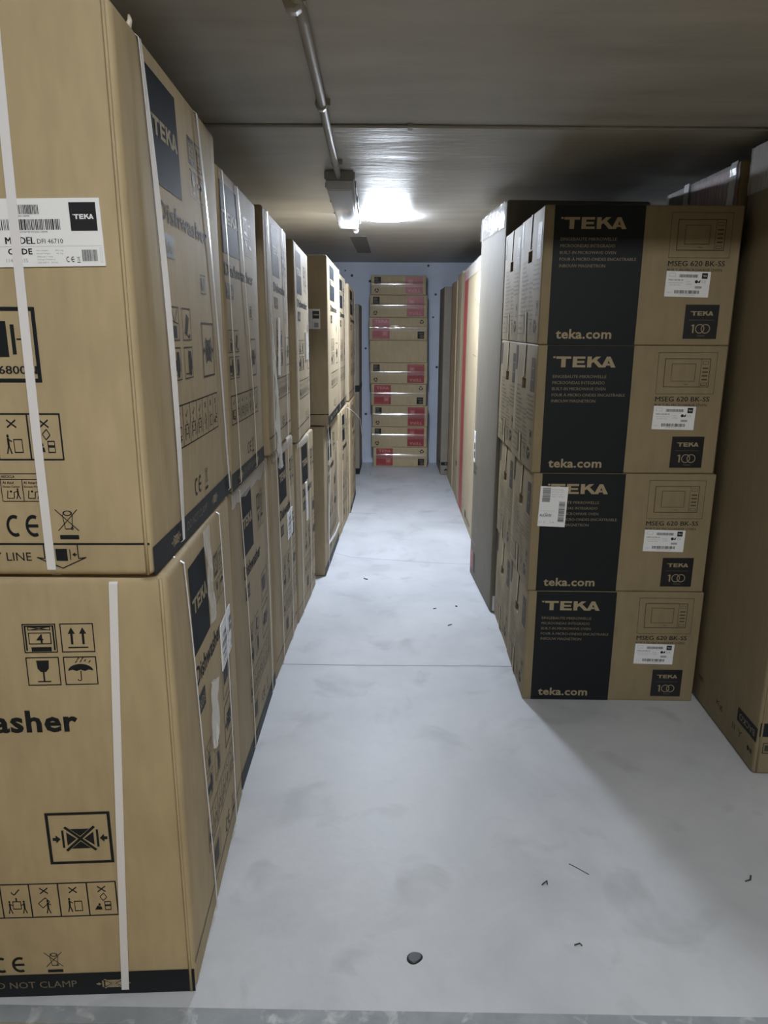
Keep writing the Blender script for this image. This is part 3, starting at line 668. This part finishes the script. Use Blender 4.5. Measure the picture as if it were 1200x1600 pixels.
link('sticker', c.sticker('front', DD - .118, .478, .083, .096, Print().add(LAB, -.077, 0) if False else Print().rect('lblack', .045, .050, .078, .086).logo('paper', .049, .065, .026, .006, 2).rect('lblack', .006, .052, .022, .090).bars('lblack', .052, .008, .074, .03, 2).text('lgrey', 'DFI 46710', .006, .036, .03, .005)), t, label='white model sticker with black logo square')
c, t = dishwasher('sixth upper dishwasher carton on the left, very brightly lit side near the far end', (-.334, 4.42, .792), (DD, .60, .82), R(-.5),
    side_art(.60, .82, True, blk=(.10, .30)), [(.45, .45)], Print().rect('ink', 0, 0, DD, .05), mat='card_mid', bulge=.005, tops=(-.012, 0), group=G2, sw=.008)
c, t = dishwasher('seventh upper dishwasher carton, last and lowest topped of the upper left row', (-.309, 5.05, .793), (DD, .58, .785), R(-1.0),
    side_art(.58, .785, False, blk=(.10, .30)), [(.48, .48)], mat='card_mid', bulge=.005, tops=(-.03, 0), group=G2, sw=.008)

# ================================================================== back of the room, left: two plain cartons
for z, H, lb in ((0, .739, 'plain brown carton with black base on the floor by the back wall, left corner'), (.741, .742, 'plain brown carton with black base stacked in the back left corner')):
    c = Carton((.62, .54, H), .006, .003); t = thing('appliance_carton', place((-.305, 6.43, z), (.62, .54, H), 0, 'L'), 0, lb, 'box', 'plain cartons in the back left corner')
    P = Print().rect('ink', 0, .002, .62, .055); Q = Print().rect('ink', 0, .002, .54, .055)
    link('carton', c.body({'front': P, 'right': Q}, 'card_grey'), t)
    link('packing_tape', c.band('front', .02, .60, H - .05, .035, seed=3), t)

# ================================================================== tower of flat hob cartons
HB = (.515, .20); top_z = [0, .189, .383, .581, .782, .975, 1.176, 1.379, 1.574, 1.745]
xs = [(-.190, .322), (-.205, .316), (-.200, .318), (-.212, .302), (-.220, .308), (-.224, .304), (-.228, .300), (-.223, .296), (-.212, .282)]
flip = [0, 1, 1, 0, 1, None, 0, 1, 1]
names = ['bottom hob carton of the far tower, upright red logo panel on its left', 'hob carton second from the bottom of the far tower, red panel upside down',
 'hob carton third from the bottom of the far tower, shifted right, panel upside down', 'hob carton fourth from the bottom of the far tower, upright red panel, jutting left',
 'hob carton just under the blank one in the far tower, red panel upside down', 'blank hob carton with no print in the middle of the far tower',
 'hob carton with strongly shining tape right above the blank one in the far tower', 'hob carton second from the top of the far tower, red panel upside down',
 'topmost hob carton of the far tower, against the back wall']
for k in range(9):
    x0, x1 = xs[k]; Wd = x1 - x0; H = top_z[k + 1] - top_z[k] - .002; c = Carton((Wd, .20, H), .005, .003)
    t = thing('hob_carton', ((x0 + x1) / 2, 6.80 + .10, top_z[k] + .001), 0, names[k], 'box', 'flat hob cartons in the tower at the end of the aisle')
    P = Print()
    if flip[k] is not None:
        P.rect('red', .028, .012, .185, H - .010); P.logo('pink', .045, H - .048, .118, .026, 2)
        P.frame('pink', .12, .038, .165, .078, .004, 2); P.rect('pink', .128, .046, .157, .070, 2); P.text('pink', 'HORNOS Y PLACAS', .04, .016, .125, .012, 0, 2)
        ic(i_recycle, Wd - .075, H - .062, .048, .048, P, fr=0)
        P.rect('ink', Wd - .088, .015, Wd - .028, .078); P.logo('dim_print', Wd - .080, .055, .044, .010, 2); P.arc('dim_print', (Wd - .055, .034), .012, .003, layer=2); P.arc('dim_print', (Wd - .045, .034), .012, .003, layer=2)
        if flip[k]: P = Print().add(P, rot180=(Wd, H))
    link('carton', c.body({'front': P}, 'card'), t)
    if k != 5: link('packing_tape', c.band('front', .004, Wd - .01, H * .40, .048, off=.002, wrinkle=.004 if k == 6 else .0006, seed=k + 2, dome=.0055), t, label='clear tape across the front')

# ================================================================== right side: tall cartons along the wall
def tall(name, label, corner, size, yaw, prints, mat='card', bulge=.004, tops=(0, 0), group=None, side='R', r=.008):
    c = Carton(size, r, bulge, (0, 0), tops); t = thing(name, place(corner, size, yaw, side), yaw, label, 'box', group)
    link('carton', c.body(prints, mat), t); return c, t
G3 = 'tall cartons standing along the right side'
P = Print().rect('ink', .006, .088, .50, .118).text('dim_print', 'BACKO', .04, .095, .12, .016, .02, 2); P.poly('ink', [(.03, .04), (.07, .04), (.05, .06)]); P.rect('ink', .1, .038, .14, .06)
c, t = tall('appliance_carton', 'brown carton at the back right corner, black lettered strip near its base', (.425, 6.43, 0), (.60, .54, 1.63), R(.5), {'front': P, 'left': Print().rect('ink', .34, .088, .53, .118)}, 'card_grey', group=G3)
link('packing_tape', c.band('front', .25, .31, .2, 1.2, seed=5), t)
P = Print().rect('red', .02, .02, .06, 1.62).rect('red', .44, .5, .47, 1.62)
c, t = tall('appliance_carton', 'mostly hidden tall carton with dark red edge, just before the back right corner', (.482, 5.86, 0), (.60, .50, 1.65), 0, {'left': P}, 'card', group=G3)
P = Print(); P.rect('ink', .30, .26, .36, .30)
c, t = tall('appliance_carton', 'pale tall carton just behind the one with the bright red stripe', (.488, 5.44, 0), (.60, .40, 1.69), 0, {'left': P}, 'card_pale', group=G3)
P = Print().rect('red_bright', .17, .015, .40, 1.68); P.rect('greyink', .62, .05, .70, .10); P.frame('ink', .45, .08, .52, .14, .004)
P.line('greyink', [(.85, 1.47), (1.05, 1.42)], .003); P.line('greyink', [(.8, 1.14), (1.0, 1.13)], .003); P.text('greyink', 'THIS SIDE UP', .74, .05, .2, .03)
P2 = Print();
for m_, ly, pts, fs in P.items: P2.raw(m_, pts, fs, ly)
c, t = tall('appliance_carton', 'pale tall carton with a bright red vertical stripe, behind the grey refrigerator carton', (.492, 4.26, 0), (.60, 1.14, 1.70), R(.3), {'left': P2}, 'card_pale', tops=(-.03, 0), group=G3)
link('stretch_film', c.band('left', .25, 1.1, 1.62, .075, 'film', off=.006, wrinkle=.004, name='stretch_film', seed=12), t)
# refrigerator carton
P = Print(); P.rect('red', .36, .06, .545, 1.77); P.rect('greyink', .02, 1.45, .10, 1.62)
Q = Print(); Q.rect('greyink', .105, .045, .165, .150); Q.rect('red', .03, .045, .098, .150); Q.frame('pink', .045, .06, .085, .10, .004, 2); Q.text('pink', 'FRIO', .035, .115, .055, .02, .02, 2); Q.text('pink', 'No Frost', .03, .19, .12, .02)
Q.text('greyink', 'FRAGIL', .02, .56, .10, .02); Q.text('greyink', 'FRAGILE', .02, .59, .10, .02)
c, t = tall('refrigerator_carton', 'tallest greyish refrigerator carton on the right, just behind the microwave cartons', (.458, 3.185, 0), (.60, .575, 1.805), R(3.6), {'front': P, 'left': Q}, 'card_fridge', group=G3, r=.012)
link('sticker', c.sticker('left', .015, .62, .055, .16, Print().rect('lblack', .012, .02, .045, .055).rect('lblack', .012, .065, .045, .10).disc('lgrey', (.028, .13), .012), 'paper'), t)
link('sticker', c.sticker('front', .012, .006, .075, .075, Print().line('lblack', [(.045, .01), (.03, .03), (.05, .05)], .004)), t, label='small white sticker at the foot of the near face')
link('packing_tape', c.band('front', .34, .60, 1.775, .022, 'tape', off=.004, wrinkle=.004, seed=21), t)
link('stretch_film', c.band('left', .02, .56, 1.70, .10, 'film', off=.005, wrinkle=.003, name='stretch_film', seed=22), t)
# big cartons on the far right
P = Print(); u0 = .50
P.rect('ink', .535 - .135, .105, .535 - .004, .150, 1)
P.add(Print().text('dim_print', 'BACKO', 0, 0, .105, .022, .02), rot180=(.105, .022), u0=.535 - .122, v0=.116, dl=1)
P.rect('greyink', .535 - .035, .055, .535 - .02, .068); P.disc('ink', (.535 - .045, .062), .008); P.text('greyink', 'II Y', .535 - .16, .062, .07, .022); P.text('ink', 'mm', .535 - .45, .088, .04, .015); P.text('greyink', 'Kg', .535 - .29, .07, .05, .025)
F = Print().rect('ink', .004, .128, .60, .172).frame('greyink', .018, .072, .05, .108, .003).rect('greyink', .024, .08, .044, .10)
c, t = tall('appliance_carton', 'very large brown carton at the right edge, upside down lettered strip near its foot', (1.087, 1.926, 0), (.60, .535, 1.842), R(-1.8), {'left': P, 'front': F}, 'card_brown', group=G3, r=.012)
link('stretch_film', c.band('left', .01, .525, 1.70, .135, 'film', off=.004, wrinkle=.003, name='stretch_film', seed=31), t)
bm = bmesh.new(); tube(bm, [c.surf('front', .010, .01 + 1.82 * i / 12, .001) for i in range(13)], .003, 6); link('board_edge', mesh_of(bm, 'board_edge', ['card_brown']), t)
P = Print().rect('red', .26, .9, .615, 1.80); P.text('pink', 'FRIO', .3, 1.55, .2, .05, .02, 2)
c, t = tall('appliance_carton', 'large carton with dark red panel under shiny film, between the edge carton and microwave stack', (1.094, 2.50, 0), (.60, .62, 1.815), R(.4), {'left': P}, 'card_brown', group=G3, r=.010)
c.W = .62
P = c
link('stretch_film', c.band('left', .0, .62, 1.66, .15, 'film', off=.004, wrinkle=.002, name='stretch_film', seed=41), t)
rn = random.Random(5)
for u in (.205, .585):
    pts = [c.surf('left', u + rn.uniform(-.003, .003), 1.815 - .02 * i, .007 + rn.uniform(0, .004)) for i in range(12)]
    bm = bmesh.new(); ribbon(bm, pts, (0, 1, 0), .045, .001); link('packing_tape', mesh_of(bm, 'packing_tape', ['film_white']), t, label='crinkled shiny tape strip')

# ================================================================== microwave cartons
MW = (.606, .395, .4145)
def mw_front():
    P = Print(); H = MW[2]
    P.rect('ink', .030, .001, .306, H - .001)
    P.logo('tan_print', .050, .345, .198, .034, 2)
    for k, (t, wd_) in enumerate((('EINGEBAUTE MIKROWELLE', .172), ('MICROONDAS INTEGRADO', .168), ('BUILT-IN MICROWAVE OVEN', .172), ('FOUR À MICRO-ONDES ENCASTRABLE', .236), ('INBOUW MAGNETRON', .142))):
        P.text('dim_print', t, .052, .311 - k * .0195, wd_, .0095 if k != 3 else .0115, .01, 2)
    P.text('tan_print', 'teka.com', .055, .018, .176, .030, .025, 2)
    a, b_ = .386, .262
    P.frame('greyink', a, b_, a + .188, b_ + .132, .0012); P.frame('ink', a + .022, b_ + .022, a + .168, b_ + .112, .0016)
    P.frame('greyink', a + .045, b_ + .040, a + .122, b_ + .096, .0014); P.rect('greyink', a + .1375, b_ + .024, a + .1387, b_ + .110)
    P.frame('greyink', a + .143, b_ + .094, a + .162, b_ + .104, .0012)
    for k in range(4): P.rect('greyink', a + .144, b_ + .044 + k * .012, a + .162, b_ + .048 + k * .012)
    P.frame('greyink', a + .142, b_ + .027, a + .162, b_ + .036, .0014); P.text('greyink', 'TEKA', a + .088, b_ + .029, .014, .0038)
    P.text('ink', 'MSEG 620 BK-SS', .387, .238, .176, .0155, .012); P.text('greyink', 'BUILT-IN MICROWAVE OVEN', .386, .2225, .170, .0085, .01)
    P.rect('lblack', .456, .020, .562, .124); P.logo('tan_print', .472, .091, .072, .0135, 2); P.rect('dim_print', .470, .077, .548, .0778, 2)
    P.rect('tan_print', .484, .038, .4885, .064, 2); P.poly('tan_print', [(.478, .060), (.484, .064), (.484, .059)], 2)
    for x in (.507, .525): P.arc('tan_print', (x, .051), .0145, .0026, layer=2, n=24)
    P.text('dim_print', 'YEARS', .500, .0275, .025, .004, 0, 2)
    return P
def mw_side():
    P = Print(); rn = random.Random(2); W = MW[1]
    P.rect('greyink', .315, .262, .372, .372); P.frame('dim_print', .328, .30, .36, .34, .003, 2); P.rect('greyink', .19, .30, .215, .405); P.rect('greyink', .015, .318, .05, .405)
    for k in range(6): P.text('greyink', rn.choice(['Microondas integrado', 'Built-in microwave', 'Four micro-ondes', 'Einbau Mikrowelle']), .275, .242 - k * .0145, .10, .009)
    for k in range(13): P.text('greyink', rn.choice(['Potencia 800 W', 'Grill 1000 W', 'Capacity 20 L', 'Auto menu 8', 'Turntable 24.5 cm', 'Puissance']), .06 + (.004 * (k % 3)), .262 - k * .0145, rn.uniform(.07, .14), .0095)
    for k in range(9): P.text('greyink', rn.choice(['Mikrowelle', 'Leistung', 'Magnetron', 'Display LED', 'Timer 95 min']), .215, .190 - k * .0145, rn.uniform(.05, .08), .009)
    P.frame('greyink', .02, .03, .125, .095, .0018); P.text('greyink', 'NET 14,5 kg', .03, .062, .06, .010); P.text('greyink', 'GROSS 16 kg', .03, .044, .07, .010); P.rect('greyink', .135, .03, .150, .10)
    ic(i_recycle, .30, .028, .055, .055, P, 'ink', 0); ic(i_arrows, .24, .03, .045, .05, P, 'greyink'); ic(i_glass, .335, .09, .04, .045, P, 'ink')
    return P
HOLE = ('left', .17, .235, .262, .298)
mwc = Carton(MW, .005, .003)
mw_body = mwc.body({'front': mw_front(), 'left': mw_side()}, 'card_mw', [HOLE], 'carton')
S = Print(); S.frame('lgrey', .008, .060, .028, .070, .0008); S.bars('lblack', .040, .058, .100, .067, 4); S.rect('lblack', .110, .055, .128, .072)
S.text('paper', 'TEKA', .1125, .0615, .013, .004, .01, 2); S.text('lblack', 'MSEG 620 BK-SS', .008, .048, .045, .0042, .01)
S.text('lgrey', 'MICROWAVE OVEN BUILT-IN', .008, .040, .046, .0028); S.text('lgrey', '220-240V 50Hz', .012, .034, .036, .0028); S.text('lgrey', 'CODE', .062, .044, .014, .0028); S.text('lgrey', '112030000', .062, .037, .018, .0028)
S.disc('lblack', (.095, .046), .005); S.poly('lblack', [(.098, .044), (.108, .052), (.106, .042)]); ic(i_ce, .112, .042, .012, .008, S, 'lgrey', 0); S.rect('lgrey', .092, .026, .113, .033)
S.bars('lblack', .030, .010, .110, .020, 9); S.text('lgrey', '8434778004366', .045, .005, .05, .003); S.text('lgrey', 'Class I', .006, .011, .016, .003)
stk_me = mwc.sticker('front', .384, .148, .137, .076, S, rot=-.018)
rn = random.Random(3)
bm = bmesh.new()
ribbon(bm, [mwc.surf('left', .20, .4125 - .018 * i, .002 + .0006 * (i % 2)) for i in range(7)], (0, 1, 0), .020, .0008)
tape_me = mesh_of(bm, 'packing_tape', ['card_pale'])
bm = bmesh.new()
ribbon(bm, [mwc.surf('left', .185, .004 + .02 * i, .002 + .0006 * (i % 2)) for i in range(6)], (0, 1, 0), .024, .0008)
tape2_me = mesh_of(bm, 'packing_tape', ['card_pale'])
proto = thing('microwave_carton', (0, 0, 0), 0, 'x')
parts = [link('carton', mw_body, proto), link('sticker', stk_me, proto, label='small white barcode sticker on the near face'), link('packing_tape', tape_me, proto), link('packing_tape', tape2_me, proto)]
def put_mw(first, corner, yaw, label):
    t = proto if first else proto.copy()
    if not first:
        C.objects.link(t)
        for p in parts: q = p.copy(); C.objects.link(q); q.parent = t
    t.location = place(corner, MW, yaw, 'R'); t.rotation_euler = (0, 0, yaw); t['label'] = label; t['group'] = 'stacked microwave oven cartons'
    return t
fr = [(.472, 0, -.4, 'microwave oven carton at the bottom of the front stack, standing on the floor'), (.467, .4155, 0.0, 'second microwave carton from the floor in the front stack, white note over its logo'),
      (.458, .831, .6, 'microwave oven carton third from the bottom of the front stack, its logo uncovered'), (.456, 1.2465, .2, 'topmost microwave oven carton of the front stack')]
ts = []
for k, (x, z, a, lb) in enumerate(fr): ts.append(put_mw(k == 0, (x, 2.367, z), R(a), lb))
N3 = Print(); N3.bars('lblack', .008, .09, .034, .138, 6); N3.items = [(m_, ly, [(.008 + (y - .09) * .55, .085 + (x - .008) * 1.9) for x, y in pts], fs) for m_, ly, pts, fs in N3.items]
N3.add(Print().bars('lblack', 0, 0, .07, .022, 12), 0, 0) if False else None
Q = Print().bars('lblack', 0, 0, .072, .020, 12); N3.items += [(m_, ly, [(.066 + y, .018 + x) for x, y in pts], fs) for m_, ly, pts, fs in Q.items]
for k in range(4): N3.text('lgrey', ['Pedido 00452', 'Entrega 24h', 'Bultos 1 de 1', 'Peso 16 kg'][k], .038, .126 - k * .008, .04, .004)
N3.text('lgrey', 'Transporte interior', .004, .052, .05, .0035); N3.text('lblack', 'ALICANTE', .004, .034, .040, .009, .02); N3.text('lgrey', '11 2    1.0', .004, .012, .05, .006); N3.rect('pink', .02, .045, .03, .047)
link('delivery_note', mwc.sticker('front', .022, .233, .092, .138, N3, rot=-.03, name='delivery_note'), ts[1], label='white delivery note with barcodes stuck over the logo')
bk = [(.478, .0, 0, 'microwave oven carton at the bottom of the rear stack, set back behind the front one'), (.470, .4155, -.3, 'microwave oven carton second from the bottom of the rear stack'),
      (.462, .831, .5, 'microwave oven carton third from the bottom of the rear stack'), (.458, 1.2465, 0, 'top microwave oven carton of the rear stack, partly hidden behind the front one')]
for k, (x, z, a, lb) in enumerate(bk): put_mw(False, (x, 2.776, z - (.0 if k < 3 else 0)), R(a), lb)

# ================================================================== ceiling fittings
# unlit twin batten with clear ribbed cover
t = link('ceiling_batten_light', None, None, (-.212, 2.96, ZC), R(1.7), 'long unlit strip light with grey housing and clear ribbed cover on the ceiling', 'light')
L_ = 1.12; hw = .058
bm = bmesh.new(); bx(bm, -hw, hw, 0, L_, -.038, -.001); bmesh.ops.bevel(bm, geom=bm.edges[:], offset=.006, segments=2, affect='EDGES')
link('housing', mesh_of(bm, 'housing', ['housing']), t)
bm = bmesh.new(); n = 14; prof = []
for k in range(n + 1):
    a = math.pi * k / n; prof.append((-(hw - .006) * math.copysign(abs(math.cos(a)) ** .25, math.cos(a)), -.036 - .038 * abs(math.sin(a)) ** .4))
ra = [bm.verts.new((x, .008, z)) for x, z in prof]; rb = [bm.verts.new((x, L_ - .008, z)) for x, z in prof]
for k in range(n): bm.faces.new([ra[k], ra[k + 1], rb[k + 1], rb[k]]).smooth = True
bm.faces.new(ra[::-1]); bm.faces.new(rb)
link('diffuser', mesh_of(bm, 'diffuser', ['diffuser']), t)
bm = bmesh.new()
for k in range(5): bx(bm, -hw + .016, hw - .016, .0035, .0085, -.0445 - k * .0062, -.0410 - k * .0062)
link('ribbed_end', mesh_of(bm, 'ribbed_end', ['strap']), t)
for x in (-.028, .028):
    bm = bmesh.new(); tube(bm, [(x, .03, -.048), (x, L_ - .03, -.048)], .013, 12); link('tube', mesh_of(bm, 'tube', ['paper']), t)
for s_ in (-1, 1):
    for k in range(4):
        bm = bmesh.new(); y = .09 + k * .34; bx(bm, s_ * hw - .002, s_ * hw + .003, y, y + .022, -.048, -.022); link('clip', mesh_of(bm, 'clip', ['housing']), t)
# the lit lamp beside it
t = link('ceiling_lamp', None, None, (-.045, 4.15, ZC), 0, 'glaring white ceiling lamp lighting the whole aisle, right of the unlit strip light', 'lamp')
bm = bmesh.new()
for k, (r0, z) in enumerate([(.085, 0), (.085, -.018), (.075, -.022)]): pass
def lathe(bm, prof, n=28, sx=1.0, mi=0):
    rings = [[bm.verts.new((r_ * sx * math.cos(2 * math.pi * k / n), r_ * math.sin(2 * math.pi * k / n), z)) for k in range(n)] for r_, z in prof]
    for a, b_ in zip(rings, rings[1:]):
        for k in range(n): bm.faces.new([a[k], b_[k], b_[(k + 1) % n], a[(k + 1) % n]]).smooth = True
    bm.faces.new(rings[0]); bm.faces.new(rings[-1][::-1])
lathe(bm, [(.030, -.0005), (.030, -.010), (.028, -.012)], sx=2.6); link('base', mesh_of(bm, 'base', ['strap']), t)
bm = bmesh.new(); lathe(bm, [(.040, -.0025), (.046, -.010), (.042, -.019), (.030, -.024), (.010, -.026)], sx=2.7)
link('glowing_cover', mesh_of(bm, 'glowing_cover', ['glow']), t)
# conduits
bm = bmesh.new(); zc = ZC - .0125
tube(bm, [(-.172, 1.20, zc), (-.178, 1.55, zc), (-.190, 2.0, zc), (-.205, 2.45, zc), (-.217, 2.93, zc - .004), (-.217, 2.97, zc - .010)], .0115, 10)
o1 = link('conduit_pipe', None, None, (0, 0, 0), 0, 'painted conduit pipe running along the ceiling from the viewer to the strip light', 'pipe')
link('pipe', mesh_of(bm, 'pipe', ['pipe']), o1)
for (x, y, s_) in ((-.186, 1.47, 1.5), (-.196, 2.09, 1.1), (-.214, 2.80, 1.0)):
    bm = bmesh.new(); tube(bm, [(x, y - .012 * s_, zc), (x, y + .012 * s_, zc)], .0145 * s_ ** .5, 10); bx(bm, x + .006, x + .024, y - .008, y + .008, ZC - .016, ZC - .001)
    link('pipe_clip', mesh_of(bm, 'pipe_clip', ['pipe']), o1)
bm = bmesh.new(); tube(bm, [(-.222, 4.15, zc), (-.232, 4.5, zc), (-.238, 4.72, zc)], .009, 8)
o2 = link('conduit_pipe', None, None, (0, 0, 0), 0, 'short white conduit end sticking out behind the strip light', 'pipe'); link('pipe', mesh_of(bm, 'pipe', ['strap']), o2)
bm = bmesh.new(); tube(bm, [(-.236, 4.62, zc), (-.237, 4.69, zc)], .017, 8); link('pipe_clip', mesh_of(bm, 'pipe_clip', ['strap']), o2)
bm = bmesh.new(); tube(bm, [(XL, 2.335, ZC - .005), (-.6, 2.325, ZC - .005), (.04, 2.33, ZC - .005), (.6, 2.345, ZC - .006), (XR, 2.36, ZC - .006)], .0052, 8)
o3 = link('cable', None, None, (0, 0, 0), 0, 'thin painted cable crossing the ceiling from side to side', 'cable'); link('cable_run', mesh_of(bm, 'cable_run', ['pipe']), o3)
bm = bmesh.new(); bx(bm, .034, .048, 2.310, 2.350, ZC - .012, ZC - .001); link('cable_clip', mesh_of(bm, 'cable_clip', ['pipe']), o3)
# darker rectangle on the ceiling beyond the strip light
M['patch'] = concrete('dark_ceiling_patch', (0.15, 0.15, 0.14), (0.19, 0.19, 0.18), 5, .6, .2)
struct('trim_2', lambda bm: bx(bm, -.300, -.190, 5.05, 6.15, ZC - .0015, ZC + .01), 'patch')
# unseen strip light, added to brighten the near cartons from behind the viewer
t = link('passage_fill_light', None, None, (.38, -.40, 2.35), 0, 'added fill strip light, unseen on the passage ceiling behind the viewer', 'light')
bm = bmesh.new(); bx(bm, -.65, .65, -.08, .08, -.05, -.001); link('housing', mesh_of(bm, 'housing', ['housing']), t)
bm = bmesh.new(); bx(bm, -.62, .62, -.065, .065, -.085, -.051); link('diffuser', mesh_of(bm, 'diffuser', ['glow2']), t)

# ================================================================== small things on the floor
bm = bmesh.new(); n = 20
rr = [1 + .08 * math.sin(2 * math.pi * k / n * 2 + .5) + .04 * math.cos(2 * math.pi * k / n * 3) for k in range(n)]
r1 = [bm.verts.new((.017 * rr[k] * math.cos(2 * math.pi * k / n), .016 * rr[k] * math.sin(2 * math.pi * k / n), 0)) for k in range(n)]
r2 = [bm.verts.new((.013 * rr[k] * math.cos(2 * math.pi * k / n), .012 * rr[k] * math.sin(2 * math.pi * k / n), .003)) for k in range(n)]
for k in range(n): bm.faces.new([r1[k], r1[(k + 1) % n], r2[(k + 1) % n], r2[k]]).smooth = True
bm.faces.new(r2); bm.faces.new(r1[::-1])
link('rubber_scrap', mesh_of(bm, 'rubber_scrap', ['dark']), None, (.054, 1.254, 0), .2, 'small dark oval scrap lying on the concrete near the threshold', 'debris')
def shred(pts, r, label, mat='dark', name='floor_debris'):
    x0, y0 = pts[0][:2]; bm = bmesh.new(); tube(bm, [(p[0] - x0, p[1] - y0, p[2] if len(p) > 2 else r) for p in pts], r, 5)
    link(name, mesh_of(bm, name, [mat]), None, (x0, y0, 0), 0, label, 'debris', 'crumbs and shreds on the floor')
shred([(-.150, 3.635), (-.142, 3.622), (-.130, 3.618)], .003, 'dark curled shred on the aisle floor near the left row, farthest of the shreds')
shred([(.305, 3.252), (.311, 3.246)], .0032, 'dark crumb on the floor beside the foot of the refrigerator carton')
shred([(.196, 3.218), (.210, 3.224)], .002, 'fine dark sliver lying in mid aisle beyond the floor joint')
shred([(.252, 3.018), (.263, 3.03), (.270, 3.032)], .002, 'thin dark fibre on the floor near the foot of the microwave cartons')
shred([(.366, 1.466), (.374, 1.474), (.381, 1.480), (.379, 1.468)], .0017, 'small dark curl on the near floor, left of the long thread')
shred([(.862, 1.487), (.876, 1.492), (.884, 1.506)], .002, 'dark wisp of fluff on the floor at the right edge')
shred([(.402, 1.292), (.415, 1.297), (.418, 1.291)], .0016, 'small grey fleck on the floor near the threshold at right')
shred([(.448, 1.539), (.470, 1.520), (.488, 1.503)], .0010, 'long thin dark thread on the floor below the microwave stack')
# white string from the left row down to the floor
bm = bmesh.new(); P0 = [(-.312, 4.86, .775), (-.285, 5.0, .735), (-.262, 5.15, .690), (-.245, 5.3, .640), (-.240, 5.5, .50), (-.235, 5.75, .34), (-.222, 6.0, .18), (-.205, 6.25, .04), (-.20, 6.38, .003)]
tube(bm, P0, .0022, 6); link('string', mesh_of(bm, 'string', ['strap']), None, label='white string hanging from the far end of the left row down to the floor', cat='string')
